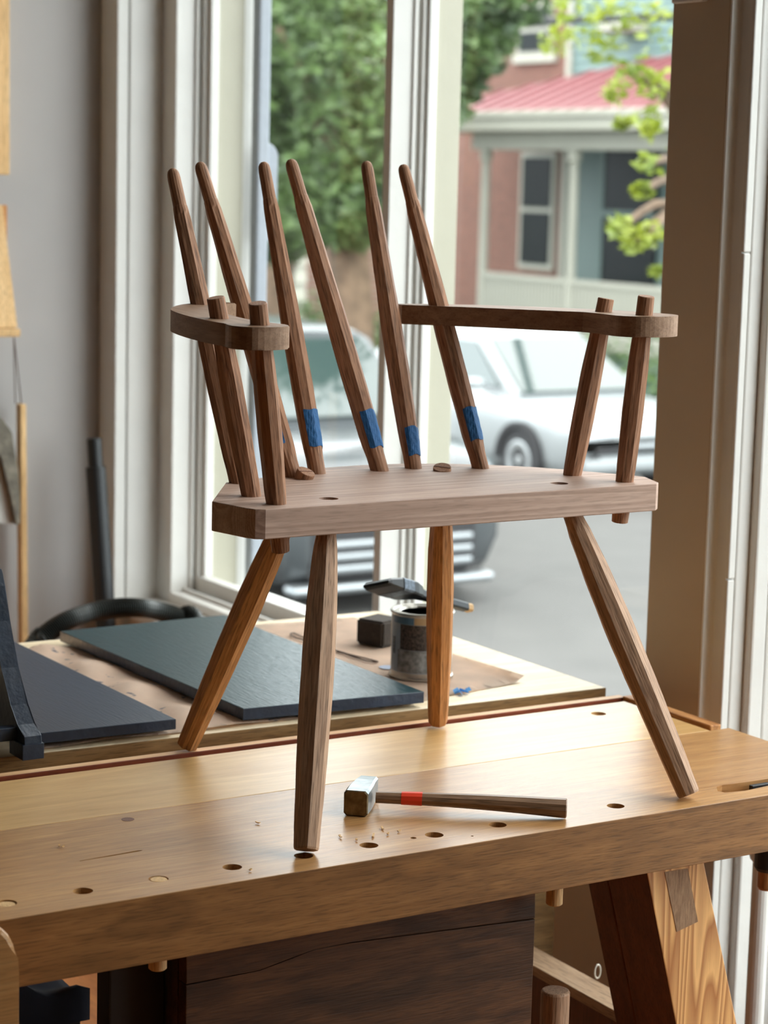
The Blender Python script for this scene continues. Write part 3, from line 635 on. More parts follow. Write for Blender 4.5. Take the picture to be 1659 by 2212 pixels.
# painted panels
def panel(pts, z0, z1, mat, label):
    bm = BM(); prism(bm, [tuple(p.xy) for p in pts], 'z', z0, z1, .0012); 
    for f in bm.faces: f.material_index = 0 if f.calc_center_median().z > z1-.0003 else 1
    o = obj('painted_board', bm, [mat, M['bluedge']]); tag(o, label, 'board', 'blue painted boards drying on the table'); return o
zp = .031
fl_, fr_, br2, bl2 = onz(526, 1531, zp), onz(916, 1494, zp), onz(484, 1328, zp), onz(130, 1363, zp)
panel([fl_, fr_, br2, bl2], zp-.0195, zp, M['navyteal'], 'wide glossy blue-green painted board lying on kraft paper behind the chair legs')
a1 = onz(380, 1553, zp); a2 = onz(90, 1583, zp); a3 = onz(22, 1381, zp)
ln = (a3-a1); a4 = a2+ln
panel([Vector((1.296, a2.y, 0)), a1, a3, Vector((1.296, a4.y, 0))], zp-.017, zp, M['navy'], 'dull navy painted board at the left beside the curved bracket')
# curved bracket
XB = 1.29
prof = [(onx(*p, XB).y, onx(*p, XB).z) for p in ((6, 1238), (12, 1265), (22, 1340), (40, 1440), (60, 1520), (75, 1562), (90, 1588), (91, 1612))]
z_b = ZT2+.024
prof = [(y, max(z, z_b)) for y, z in prof]
poly = prof+[(prof[-1][0], z_b), (3.66, z_b), (3.66, prof[0][1]+.01), (prof[0][0]+.004, prof[0][1]+.006)]
t = thing('painted_bracket', (1.276, 3.3, ZT2), 'dark navy painted board end with a concave curved edge at the left border', 'bracket')
seen = []; 
for p in poly:
    if not seen or (abs(p[0]-seen[-1][0])+abs(p[1]-seen[-1][1])) > 1e-4: seen.append(p)
bm = prism(BM(), seen, 'x', XB-.028, XB, .001); obj('side_panel', bm, M['bluedge'], t)
obj('foot', boxo(1.258, 1.2925, seen[-4][0]-.001 if False else prof[-1][0]-.002, prof[-1][0]+.05, ZT2, z_b, .001), M['bluedge'], t)
obj('foot', boxo(1.19, 1.225, prof[-1][0]+.02, prof[-1][0]+.06, ZT2, z_b, .001), M['bluedge'], t)
obj('cross_rail', boxo(1.19, 1.262, prof[-1][0]+.03, prof[-1][0]+.05, z_b, z_b+.02, .001), M['bluedge'], t)
# tin can
zc0 = ZT2+.0025; cb = onz(917, 1462, zc0); cb.z = zc0; cx_, cy_ = cb.x, cb.y+.012; R_ = .0545; Hc_ = .120
can = thing('paint_can', (cx_, cy_, zc0), 'small tin paint can with a faded printed label behind the rear chair leg', 'can')
bm = lathe(BM(), [(R_*.96, zc0), (R_+.0022, zc0+.0015), (R_+.0022, zc0+.005), (R_, zc0+.007), (R_, zc0+Hc_-.008), (R_+.0015, zc0+Hc_-.005), (R_+.0028, zc0+Hc_-.002), (R_+.0018, zc0+Hc_), (R_-.003, zc0+Hc_-.0005), (R_-.006, zc0+Hc_-.005)], 48, (cx_, cy_))
obj('body', bm, M['tin'], can, smooth=False)
obj('lid', lathe(BM(), [(R_-.0065, zc0+Hc_-.007), (R_-.0065, zc0+Hc_-.002), (R_-.014, zc0+Hc_-.002), (R_-.016, zc0+Hc_-.005)], 40, (cx_, cy_)), M['tin'], can)
ac = math.atan2(-cy_, -cx_)
def patch(name, x0, x1, y0, y1, mat, parent, dr=.0004, n=16, label=None):
    th = lambda px: ac+math.asin(max(-1, min(1, (px-917)/67.0)))
    zf = lambda py: zc0+Hc_*(1467-py)/(1467-1303.)
    bm = BM(); rows = []
    for k in range(n+1):
        a = th(x0)+(th(x1)-th(x0))*k/n
        rows.append([bm.verts.new((cx_+r*math.cos(a), cy_+r*math.sin(a), z)) for r in (R_+dr, R_-.0005) for z in (zf(y1), zf(y0))])
    for a, b in zip(rows, rows[1:]):
        bm.faces.new((a[0], b[0], b[1], a[1])); bm.faces.new((a[2], b[2], b[0], a[0])); bm.faces.new((a[1], b[1], b[3], a[3]))
    bm.faces.new((rows[0][0], rows[0][1], rows[0][3], rows[0][2])); bm.faces.new((rows[-1][0], rows[-1][1], rows[-1][3], rows[-1][2]))
    return obj(name, bm, mat, parent, label=label)
M['lab'] = plain('label_grey', (140, 150, 160), .5, var=.08, vscale=60)
M['labblue'] = plain('label_blue', (78, 110, 136), .5, var=.12, vscale=60)
M['labtan'] = plain('label_tan', (168, 140, 104), .5, var=.08, vscale=60)
M['labphoto'] = plain('label_photo', (70, 60, 54), .6, var=.95, vscale=230)
M['labmott'] = plain('label_mottle', (126, 126, 124), .6, var=.5, vscale=110)
lab = patch('label', 852, 981, 1312, 1448, M['lab'], can, .0004, 40)
patch('blue_band', 857, 899, 1305, 1329, M['labblue'], can, .0006); patch('tan_band', 900, 980, 1305, 1329, M['labtan'], can, .0006)
patch('label_picture', 871, 960, 1330, 1391, M['labphoto'], can, .0008, 24); patch('label_print', 866, 975, 1392, 1446, M['labmott'], can, .0007, 30)
bars = BM()
bc = None
yb_ = 1364
zf = lambda py: zc0+Hc_*(1467-py)/(1467-1303.)
bar = BM(); y_ = 1364.0; k = 0
th = lambda px: ac+math.asin((px-917)/67.0)
while y_ < 1404:
    h_ = (1.2, 2.2, .9, 1.6)[k % 4]
    A_ = []
    for a in (th(855.5), th(858.5), th(861.5)):
        A_.append([bar.verts.new((cx_+(R_+.001)*math.cos(a), cy_+(R_+.001)*math.sin(a), z)) for z in (zf(y_+h_), zf(y_))])
    for a, b in zip(A_, A_[1:]): bar.faces.new((a[0], b[0], b[1], a[1]))
    y_ += h_+(.9, 1.4, 1.0)[k % 3]; k += 1
obj('barcode', bar, M['black'], can)
# paint brush lying across the can
zb3 = zc0+Hc_
b0 = ony(812, 1258, cy_-.055); b1_ = ony(1018, 1315, cy_+.045)
ax = (b1_-b0); Lb = ax.length; ax.normalize(); sd = ax.cross(Vector((0, 0, 1))).normalized(); nu = sd.cross(ax).normalized()
# lift so that the brush rests on the rim
mid = b0+ax*Lb*.45
ca, sa = math.cos(.3), math.sin(.3); sd, nu = sd*ca+nu*sa, nu*ca-sd*sa
Fb = Matrix(((ax.x, sd.x, nu.x, b0.x), (ax.y, sd.y, nu.y, b0.y), (ax.z, sd.z, nu.z, b0.z), (0, 0, 0, 1)))
br = thing('paint_brush', (cx_, cy_, zb3), 'flat black paint brush with a pale handle tip resting across the can', 'brush')
def slab(secs):
    return rings(BM(), [[(x, -w_/2+c, -h_/2+o_), (x, w_/2-c, -h_/2+o_), (x, w_/2, -h_/2+c+o_), (x, w_/2, h_/2-c+o_), (x, w_/2-c, h_/2+o_), (x, -w_/2+c, h_/2+o_), (x, -w_/2, h_/2-c+o_), (x, -w_/2, -h_/2+c+o_)] for x, w_, h_, o_, c in [q+(min(.003, q[2]*.3),) for q in secs]])
obj('bristles', slab([(0, .054, .005, -.003), (.008, .057, .013, -.002), (.04, .058, .021, 0), (.046, .058, .022, 0)]), M['black'], br, frame=Fb)
obj('ferrule', slab([(.044, .060, .0225, 0), (.074, .060, .0225, 0)]), M['ferrule'], br, frame=Fb, label='silver metal ferrule')
obj('handle', slab([(.072, .058, .022, 0), (.090, .056, .024, 0), (.108, .046, .021, 0), (.130, .024, .016, 0), (.16, .019, .015, 0), (Lb-.02, .018, .015, 0)]), M['blackgloss'], br, frame=Fb)
obj('handle_tip', slab([(Lb-.02, .0165, .0135, 0), (Lb-.006, .018, .015, 0), (Lb, .010, .010, 0)]), M['lightwood'], br, frame=Fb, label='bare pale wooden tip')
# sanding block
sb = [onz(768, 1391, ZT2+.002), onz(822, 1398, ZT2+.002)]
p0_ = onz(768, 1391, ZT2+.003)
bm = BM(); vx = dirx*-1
A0 = p0_; poly = [A0, A0+Vector((.055, -.045, 0)), A0+Vector((.125, .0, 0)), A0+Vector((.075, .05, 0))]
c_ = [onz(768, 1390, ZT2+.003), onz(826, 1400, ZT2+.003), onz(872, 1390, ZT2+.003), onz(815, 1378, ZT2+.003)]
prism(bm, [tuple(p.xy) for p in c_], 'z', ZT2+.003, ZT2+.052)
bmesh.ops.bevel(bm, geom=bm.edges[:], offset=.004, segments=3, affect='EDGES')
M['block'] = plain('sanding_block', (60, 50, 42), .85, var=.25, vscale=80, bump=.5, bscale=200)
tag(obj('sanding_block', bm, M['block']), 'dark rounded sanding block on the paper left of the can', 'block')
# loose cords, tape scraps, paint spot
def cord(pp, r, mat, label, name='cord'):
    bm = tube(BM(), spline([onz(x, y, ZT2+.0055) for x, y in pp], 6), r, 6); o = obj(name, bm, mat); tag(o, label, 'cord', 'thin brown cord loops on the paper'); return o
M['cordm'] = plain('brown_cord', (74, 48, 40), .7)
cord([(560, 1375) if False else (660, 1383), (640, 1378), (628, 1371), (634, 1368), (655, 1376), (672, 1382)], .0014, M['cordm'], 'small loop of thin brown cord just left of the front left chair leg')
cord([(722, 1404), (760, 1415), (816, 1429), (790, 1427), (745, 1412), (728, 1408)], .0014, M['cordm'], 'long flattened loop of thin brown cord right of the front left chair leg')
bm = BM()
for (x, y, w_, a_) in ((985, 1494, .010, .4), (994, 1497, .009, 1.2), (1002, 1494, .010, 2.0), (1010, 1491, .007, .2)):
    p = onz(x, y, ZT2+.004); q = Matrix.Translation(p) @ Matrix.Rotation(a_, 4, 'Z') @ Matrix.Rotation(.5, 4, 'X')
    vs = [bm.verts.new(q @ Vector(v)) for v in ((-w_, -w_*.5, 0), (w_, -w_*.4, .001), (w_*.8, w_*.5, .004), (-w_*.7, w_*.4, .002))]; bm.faces.new(vs)
bmesh.ops.solidify(bm, geom=bm.faces[:], thickness=.0004)
M['tape2'] = plain('bright_blue_tape', (96, 168, 222), .6)
tag(obj('tape_scrap', bm, M['tape2']), 'crumpled scrap of light blue masking tape on the paper edge', 'tape')
bm = lathe(BM(), [(.016, ZT2+.0042), (.014, ZT2+.0048)], 18, tuple(onz(837, 1446, ZT2).xy))
M['spot'] = plain('pale_blue_paint', (140, 150, 172), .3)
tag(obj('paint_spot', bm, M['spot']), 'dried pale blue paint spot on the paper beside the can', 'paint')

# ---------------------------------------------------------------- corner: hose, wand, wall things
hp = [(1.42, 4.05, -.84), (1.45, 4.15, -.5), (1.53, 4.3, -.27), (1.62, 4.38, -.17)]
hp = [(1.50, 4.25, -.84), (1.54, 4.3, -.5)]+[tuple(ony(*p, 4.4)) for p in ((58, 1415), (95, 1374), (140, 1343), (200, 1322), (265, 1313), (325, 1316), (385, 1334), (430, 1362))]+[(2.33, 4.35, -.5), (2.34, 4.3, -.84)]
cl = spline(hp, 26); bm = tube(BM(), cl, lambda s: .0205+.0024*math.sin(s*len(cl)*math.pi*.98), 14)
tag(obj('vacuum_hose', bm, M['hose'], smooth=False), 'black corrugated vacuum hose arching behind the table in the corner', 'hose')
ta, tb_ = ony(203, 946, 5.20), ony(226, 1308, 5.16); dd_ = (tb_-ta).normalized(); te = ta+dd_*((-.858-ta.z)/dd_.z)
t = thing('vacuum_wand', te, 'black plastic tube leaning upright in the corner against the pillar', 'tube')
Lw = (te-ta).length; Fw_ = frame_z(te, ta)
obj('tube', lathe(BM(), [(.026, 0), (.026, Lw*.93), (.024, Lw*.93)], 20), M['black'], t, frame=Fw_)
obj('collar', lathe(BM(), [(.019, Lw*.92), (.019, Lw-.003), (.016, Lw)], 20), M['black'], t, frame=Fw_)
# framed board, slant-front wall box, cords and pole, cloth, white sheet on the back wall
bm = BM(); tr = ony(20, 378, 5.29); box(bm, 1.75, tr.x, 5.285, 5.33, tr.z, 2.2, .003); box(bm, 1.80, tr.x-.03, 5.279, 5.29, tr.z+.03, 2.15, .002)
tag(obj('wall_board', bm, M['lightwood']), 'pale wooden frame hanging high on the grey wall at the left border', 'frame')
t = thing('wall_box', (2.05, 5.3, .46), 'slant-fronted pale wooden box hanging on the grey wall below the frame', 'box')
xr_ = ony(16, 443, 5.31).x; zt_ = ony(16, 443, 5.31).z; zl_ = ony(40, 716, 5.24).z
obj('back_board', boxo(1.85, xr_, 5.31, 5.33, zl_, zt_, .002), M['darkfir'] if False else M['endgrain'], t)
y0_ = 5.305; xr2 = ony(4, 450, 5.30).x; xb2 = ony(38, 710, 5.235).x
hexp = [(1.85, 5.235, zl_+.01), (xb2, 5.235, zl_+.01), (xb2, 5.25, zl_+.01), (1.85, 5.25, zl_+.01), (1.85, 5.295, zt_), (xr2, 5.295, zt_), (xr2, 5.31, zt_), (1.85, 5.31, zt_)]
obj('front_panel', hexa(BM(), hexp, .001), M['lightwood'], t)
le = ony(45, 722, 5.222); obj('ledge', boxo(1.85, le.x, 5.222, 5.33, zl_-.012, zl_+.008, .003), M['lightwood'], t)
t = thing('wall_pole', tuple(ony(48, 1390, 5.30)), 'thin honey-coloured wooden bar hanging on the grey wall by two thin cords', 'pole')
pt_, pb_ = ony(44, 872, 5.29), ony(50, 1400, 5.29)
obj('bar', hexa(BM(), [(pb_.x-.009, 5.27, pb_.z-.2), (pb_.x+.009, 5.27, pb_.z-.2), (pb_.x+.009, 5.30, pb_.z-.2), (pb_.x-.009, 5.30, pb_.z-.2), (pt_.x-.008, 5.27, pt_.z), (pt_.x+.008, 5.27, pt_.z), (pt_.x+.008, 5.30, pt_.z), (pt_.x-.008, 5.30, pt_.z)], .002), M['lightwood'], t)
for q_ in ((33, 872), (46, 872)): obj('cord', tube(BM(), [ony(30, 728, 5.29), ony(*q_, 5.285)], .0015, 6), M['cordm'], t)
wx = ony(2, 1000, 5.2); bm = BM()
pp_ = [ony(*p, 5.25) for p in ((-60, 930), (-6, 985), (4, 1000), (32, 1128), (32, 1133), (-60, 1126))]
prism(bm, [(p.x, p.z) for p in pp_], 'y', 5.25, 5.262, .001); tag(obj('white_sheet', bm, M['white']), 'white sheet hanging at the left border of the grey wall', 'sheet')
bm = BM(); pp_ = [ony(*p, 5.236) for p in ((-30, 880), (4, 905), (14, 925), (24, 935), (26, 960), (30, 985), (36, 1010), (40, 1090), (40, 1132), (32, 1132), (18, 1060), (2, 985), (-30, 950))]
prism(bm, [(p.x, p.z) for p in pp_], 'y', 5.225, 5.247, .003)
M['greycloth'] = plain('grey_cloth', (112, 106, 94), .9, var=.45, vscale=40, bump=.8, bscale=30)
tag(obj('hanging_cloth', bm, M['greycloth']), 'bunched grey-brown cloth draped over the white sheet on the wall', 'cloth')

# ---------------------------------------------------------------- below the bench
t = thing('wooden_chest', (1.54, 2.7, -.86), 'dark old wooden chest standing under the workbench', 'chest')
cl_, cr_ = ony(402, 2060, 2.47), ony(1156, 1945, 2.47)
ck = [ony(*p, 2.47) for p in ((402, 2128), (560, 2098), (680, 2050), (760, 2036), (1156, 1985))]
up_ = [(p.x, p.z+.0008) for p in ck]; lo_ = [(p.x, p.z-.0008) for p in ck]
zt_ = -.112
prism_top = up_+[(cr_.x, zt_-.006), (cr_.x-.012, zt_), (cl_.x, zt_)]
obj('front_board', prism(BM(), prism_top, 'y', 2.47, 2.492, .0012), M['chest'], t)
obj('front_board', prism(BM(), [(cl_.x, -.86), (cr_.x, -.86)]+lo_[::-1], 'y', 2.47, 2.492, .0012), M['chest'], t)
bm = BM(); box(bm, cl_.x, cl_.x+.02, 2.493, 2.62, -.86, zt_-.002); box(bm, cr_.x-.02, cr_.x, 2.493, 2.62, -.86, zt_-.002); box(bm, cl_.x+.02, cr_.x-.02, 2.60, 2.62, -.86, zt_-.002)
obj('carcass', bm, M['chest'], t)
obj('lid', boxo(cl_.x+.001, cr_.x-.013, 2.493, 2.62, zt_-.002, zt_+.016, .002), M['chest'], t)
# upright board left of it, its shadow put into the black colour
M['blackwood'] = plain('black_wood_and_shade', (18, 14, 12), .6)
d0, d1 = ony(236, 2110, 2.52), ony(399, 2100, 2.52)
tag(obj('shade_black_board', boxo(d0.x, cl_.x-.004, 2.52, 2.56, -.86, -.095, .003), M['blackwood']), 'upright board under the bench left of the chest, black with painted-in shade', 'board')
# low crate with dark cloth, far left
bm = BM(); c0_ = ony(30, 2152, 3.05); box(bm, .75, 1.37, 3.05, 3.26, -.86, -.432, .004)
tag(obj('storage_crate', bm, M['blackwood']), 'dark crate under the bench at the lower left', 'crate')
bm = BM(); G = []
for j in range(19):
    row = []
    for i in range(31):
        x = .85+.53*i/30; y = 3.04+.24*j/18; u = i/30
        z = -.404+.045*math.exp(-((x-1.22)/.07)**2)+.03*mnoise.noise(Vector((x*14, y*12, 0)))+.012
        row.append(bm.verts.new((x, y, max(z, -.404))))
    G.append(row)
for j in range(18):
    for i in range(30): bm.faces.new((G[j][i], G[j][i+1], G[j+1][i+1], G[j+1][i]))
ex = bmesh.ops.extrude_face_region(bm, geom=[e for e in bm.edges if e.is_boundary])
for v in [g for g in ex['geom'] if isinstance(g, bmesh.types.BMVert)]: v.co.z = -.4315
tag(obj('work_cloth', bm, M['cloth'], smooth=True), 'rumpled dark navy cloth lying on the crate under the bench', 'cloth')
# stretcher board going back to the wall, dowel, clear clip
s0, s1, s2 = onz(1160, 2048, -.46), onz(1388, 2172, -.46), onz(1392, 2212, -.46)
ss0 = onz(1160, 2090, -.46); 
dv = (s1-s0).normalized(); s0 = s0-dv*.15; ss0 = ss0-dv*.15; s1 = s1-dv*.035; s2 = ss0+(s1-s0)
t = thing('stretcher_board', ((s0+s2)/2), 'pale board lying level below the bench between the chest and the leg', 'board')
t.location.z = -.86; ORG[t.name] = t.location.copy()
obj('board', hexa(BM(), [Vector((p.x, p.y, -.478)) for p in (ss0, s2, s1, s0)]+[Vector((p.x, p.y, -.46)) for p in (ss0, s2, s1, s0)], .001), M['brace'], t)
c1_ = [ss0, s2, s1, s0]; mid1 = (ss0+s0)/2; mid2 = (s1+s2)/2
obj('side_board', hexa(BM(), [Vector((p.x, p.y, -.86)) for p in (ss0, s2, s2+(s1-s2)*.5, ss0+(s0-ss0)*.5)]+[Vector((p.x, p.y, -.478)) for p in (ss0, s2, s2+(s1-s2)*.5, ss0+(s0-ss0)*.5)]), M['darkfir'], t, label='dark reddish side below the pale board')
dp = ony(1200, 2138, 2.50); R4 = .5*(ony(1226, 2138, 2.50)-ony(1176, 2138, 2.50)).length
bm = lathe(BM(), [(R4, -.86), (R4, dp.z-.004), (R4*.94, dp.z-.001), (R4*.86, dp.z)], 24, (dp.x, 2.50))
tag(obj('wooden_dowel', bm, M['leg_pale']), 'thick round wooden dowel standing upright below the bench right of the chest', 'dowel')
cp = onz(1290, 2118, -.46)
bm = BM(); cc_ = cp+Vector((0, 0, .012)); tube(bm, [cc_+Vector((.006*math.cos(a), 0, .012*math.sin(a)+.004)) for a in [2*math.pi*k/20 for k in range(20)]]+[cc_+Vector((.006, 0, .004))], .0016, 8)
M['clear'] = plain('clear_plastic', (214, 206, 190), .1, spec=.8)
tag(obj('plastic_clip', bm, M['clear']), 'tiny clear plastic loop standing on the pale board', 'clip')
# white pipe and black knob at the right border
pk = ony(1650, 1885, 2.50)
t = thing('vise_knob', (pk.x, 2.5, -.12), 'black knob with a short wooden handle below the right end of the bench', 'knob')
kz = ony(1650, 1852, 2.5).z
obj('cap', lathe(BM(), [(.016, kz-.022), (.020, kz-.016), (.020, -.0868)], 24, (pk.x+.006, 2.5)), M['black'], t)
obj('handle', lathe(BM(), [(.0115, kz-.052), (.0135, kz-.048), (.0135, kz-.022)], 20, (pk.x+.006, 2.5)), M['leg_warm_bounce'], t)
pp_ = ony(1625, 2000, 2.72)
t = thing('radiator_pipe', (pp_.x+.03, 2.72, -.86), 'white painted vertical pipe with a bulging joint at the lower right', 'pipe')
obj('pipe', lathe(BM(), [(.016, -.86), (.016, -.245)], 20, (pp_.x+.015, 2.72)), M['white'], t, smooth=False)
obj('joint', lathe(BM(), [(.016, -.25), (.026, -.24), (.030, -.225), (.028, -.205), (.016, -.195)], 24, (pp_.x+.022, 2.72)), M['white'], t, smooth=True)

la, lb_ = onx(1462, 9, X1-.001), onx(1530, 3, X1-.001)
tag(obj('window_catch', boxo(X1-.014, X1-.0005, lb_.y, la.y, la.z, la.z+.05, .003), M['white']), 'small white painted catch at the top of the brown post', 'catch')

# ---------------------------------------------------------------- outside
ZG = -2.12
def st(name, bm, m, label, cat):
    o = obj(name, bm, m); o['kind'] = 'structure'; return o
struct('ground', boxo(2.8, 120, -40, 140, ZG-.3, ZG-.02), M['grass'])
struct('street', boxo(5.2, 15.2, -40, 140, ZG-.02, ZG), M['asphalt'])
struct('pavement', boxo(2.81, 5.2, -40, 140, ZG-.02, ZG+.12), M['concrete'])
struct('far_pavement', boxo(15.2, 17.2, -40, 140, ZG-.02, ZG+.12), M['concrete'])

def loft(secs, n=None): return rings(BM(), secs)
def body_section(y, w, z0, zs, zt, wt):
    """closed section at y: half width w at waist, wt at the top"""
    return [(-w*.90, y, z0), (w*.90, y, z0), (w, y, z0+.18), (w, y, zs-.08), (w*.985, y, zs), (wt, y, zt), (wt*.5, y, zt+.015), (0, y, zt+.02), (-wt*.5, y, zt+.015), (-wt, y, zt), (-w*.985, y, zs), (-w, y, zs-.08), (-w, y, z0+.18)]
def car(name, pos, W, Lc, H, hood, belt, paint, glass, label, tall=False, group=None, tyre=.33):
    t = thing(name, pos, label, 'car', group); px0, py0, pz0 = pos; h2 = W/2
    def sub(bm):
        bmesh.ops.translate(bm, vec=Vector(pos), verts=bm.verts); return bm
    secs = []
    cab0 = .27*Lc if not tall else .24*Lc
    for y, w, z0, zt, wt in ((0.0, .80, .42, hood*.70, .70), (.04, .93, .30, hood*.80, .82), (.18, .985, .22, hood*.90, .86), (.45, 1.0, .20, hood*.955, .86), (.8, 1.0, .20, hood*.985, .86), (cab0, 1.0, .20, hood, .88), (cab0+.5, 1.0, .20, belt, .92), (Lc*.6, 1.0, .20, belt+.02, .92), (Lc*.85, 1.0, .22, belt+.02, .9), (Lc-.08, .95, .3, belt, .84), (Lc, .85, .42, belt*.85, .75)):
        secs.append(body_section(y, w*h2, z0, min(zt-.06, belt-.12), zt, wt*h2))
    bm = sub(loft(secs)); bo = obj('body', bm, paint, t, smooth=True)
    # cabin
    ws0 = cab0-.05; ws1 = ws0+(.85 if not tall else .62); r1 = Lc*.80 if not tall else Lc*.9; r2 = Lc*.96
    zb_ = belt-.02; a = h2*.90; tpw = h2*.70 if not tall else h2*.78
    bm = BM()
    def cs(y, wb, wt, z0, z1): return [(-wb, y, z0), (wb, y, z0), (wt, y, z1-.06), (wt*.86, y, z1-.005), (0, y, z1+.012), (-wt*.86, y, z1-.005), (-wt, y, z1-.06)]
    rings(bm, [cs(ws0, a*.97, a*.95, hood-.05, hood+.09), cs(ws1-.03, a, tpw*1.02, zb_-.03, H-.03), cs(ws1+.15, a, tpw, zb_-.03, H), cs((ws1+r1)/2, a, tpw, zb_-.03, H+.01), cs(r1, a, tpw*.98, zb_-.03, H-.03), cs(r2, a*.9, tpw*.9, zb_-.03, belt+.12)])
    obj('cabin', sub(bm), paint, t, smooth=False)
    # windscreen
    e = .012
    def quad(pts, name, mat, th=.02, lab=None):
        bm = BM(); P_ = [Vector(p) for p in pts]; nn = (P_[1]-P_[0]).cross(P_[2]-P_[0]).normalized()
        hexa(bm, [p-nn*th for p in P_]+[p+nn*e for p in P_]); return obj(name, sub(bm), mat, t, label=lab)
    zlo, zhi = hood+.07, H-.085
    f = lambda z: ws0+(ws1-.03-ws0)*((z-(hood+.09))/((H-.03)-(hood+.09)))
    wl = lambda z: a*.93+(tpw*.90-a*.93)*((z-hood)/(H-hood))
    quad([(-wl(zlo)*.97, f(zlo)-.005, zlo), (wl(zlo)*.97, f(zlo)-.005, zlo), (wl(zhi)*.97, f(zhi)-.005, zhi), (-wl(zhi)*.97, f(zhi)-.005, zhi)], 'windscreen', glass)
    for sx in (-1, 1):
        xo = lambda z: sx*(a+(tpw-a)*((z-zb_)/(H-.06-zb_))+.004)
        z0_, z1_ = zb_+.05, H-.12
        ya, yb2 = f(z0_)+.20, (ws1+r1)/2
        quad([(xo(z0_), ya, z0_), (xo(z0_), yb2-.04, z0_), (xo(z1_), yb2-.04, z1_), (xo(z1_), f(z1_)+.17, z1_)], 'side_window', glass)
        quad([(xo(z0_), yb2+.04, z0_), (xo(z0_), r1-.05, z0_), (xo(z1_), r1-.2, z1_), (xo(z1_), yb2+.04, z1_)], 'side_window', glass)
        bm = BM(); lathe(bm, [(.02, -.05), (.085, -.04), (.10, 0), (.09, .04), (.03, .05)], 14)
        bmesh.ops.scale(bm, vec=(1.2, .9, 1.15), verts=bm.verts); bmesh.ops.translate(bm, vec=Vector((sx*(h2+.10), ws0+.38, belt+.06)), verts=bm.verts)
        obj('side_mirror', sub(bm), paint, t, smooth=True)
        bm = BM(); box(bm, sx*h2*.62-.19, sx*h2*.62+.19, -.0, .22, hood*.66, hood*.66+.15, .03); obj('headlight', sub(bm), M['lamp'], t)
        if not tall:
            bm = BM(); lathe(bm, [(.02, 0), (.07, .01), (.07, .05)], 14); bmesh.ops.rotate(bm, matrix=Matrix.Rotation(math.pi/2, 3, 'X'), verts=bm.verts, cent=(0, 0, 0))
            bmesh.ops.translate(bm, vec=Vector((sx*h2*.72, .03, .40)), verts=bm.verts); obj('fog_light', sub(bm), M['rubber'], t)
        for yw in (.82, Lc-.9):
            bm = BM(); r = tyre; lathe(bm, [(r*.6, -.11), (r*.94, -.11), (r, -.07), (r, .07), (r*.94, .11), (r*.6, .11)], 28)
            bmesh.ops.rotate(bm, matrix=Matrix.Rotation(math.pi/2, 3, 'Y'), verts=bm.verts, cent=(0, 0, 0)); bmesh.ops.translate(bm, vec=Vector((sx*(h2-.08), yw, r)), verts=bm.verts)
            wh = obj('wheel', sub(bm), M['rubber'], t)
            bm = BM(); lathe(bm, [(r*.62, -.10), (r*.62, .112), (r*.55, .118), (r*.2, .10), (r*.12, .118)], 24)
            bmesh.ops.rotate(bm, matrix=Matrix.Rotation(sx*math.pi/2, 3, 'Y'), verts=bm.verts, cent=(0, 0, 0)); bmesh.ops.translate(bm, vec=Vector((sx*(h2-.08), yw, r)), verts=bm.verts)
            obj('rim', sub(bm), M['rim'], wh)
            bm = BM(); rr = []
            for k in range(17):
                an = math.pi*k/16
                rr.append([(sx*(h2+.006)+dx_, yw+(r+dr_)*math.cos(an), r+(r+dr_)*math.sin(an)) for dx_, dr_ in ((-.05, .0), (.008, .0), (.008, .055), (-.05, .055))])
            rings(bm, rr); obj('wheel_arch', sub(bm), M['rubber'], t)
    bm = BM(); box(bm, -h2*.7, h2*.7, -.015, .06, .26 if tall else .45, hood*.6, .02); gr = obj('grille', sub(bm), M['rubber'], t)
    for k in range(3 if tall else 1):
        z = (.30 if tall else .5)+k*.085; obj('grille_bar', sub(boxo(-h2*(.66 if tall else .3), h2*(.66 if tall else .3), -.045, .0, z, z+.058, .02)), M['chrome'], gr)
    bm = BM(); box(bm, -h2*.86, h2*.86, -.05, .12, .16 if tall else .30, .23 if tall else .42, .03); obj('bumper', sub(bm), M['chrome'] if tall else paint, t)
    return t
gR = onz(1068, 1292, ZG); 
car('dark_suv', (gR.x-.93, gR.y-.1, ZG), 1.92, 4.7, 1.86, 1.18, 1.2, M['cardark'], M['carglass'], 'dark grey sport utility car with bright grille bars in the street, nearest the window', True, tyre=.39)
gw = onz(1122, 1066, ZG)
car('white_car', (gw.x+.88, gw.y-.85, ZG), 1.80, 4.4, 1.50, .88, .95, M['carwhite'], M['carglass'], 'white hatchback parked across the street in front of the porch', False, tyre=.325)

# the house across the street
XP, XF = 20.0, 21.8
def P_(x, y, X=XP): return onx(x, y, X)
hs = thing('porch_house', (21.5, 23, ZG), 'brick and teal clapboard house with a white columned porch and pink-red roof across the street', 'house')
def ypz(x, y, X): p = P_(x, y, X); return p.y, p.z
y_l, z_rail = ypz(1000, 592, XP); y_r = P_(1560, 600, XP).y
zpf = P_(1045, 690, XP).z
yA = P_(975, 300, XP).y
yb0 = P_(1032, 300, XP).y
zb1, zb0_ = P_(1200, 287, XP).z, P_(1200, 324, XP).z
obj('porch_beam', boxo(XP-.12, XP+.12, y_r, yb0, zb0_, zb1, .01), M['porch'], hs)
zE0, zE1 = P_(1200, 282, XP-.45).z, P_(1200, 240, XP-.45).z
obj('eave', boxo(XP-.5, XF, y_r-.5, yA+.6, zE0, zE1, .02), M['porch'], hs)
obj('eave_trim', boxo(XP-.56, XF, y_r-.5, yA+.66, zE1-.09, zE1+.02, .02), M['porch'], hs)
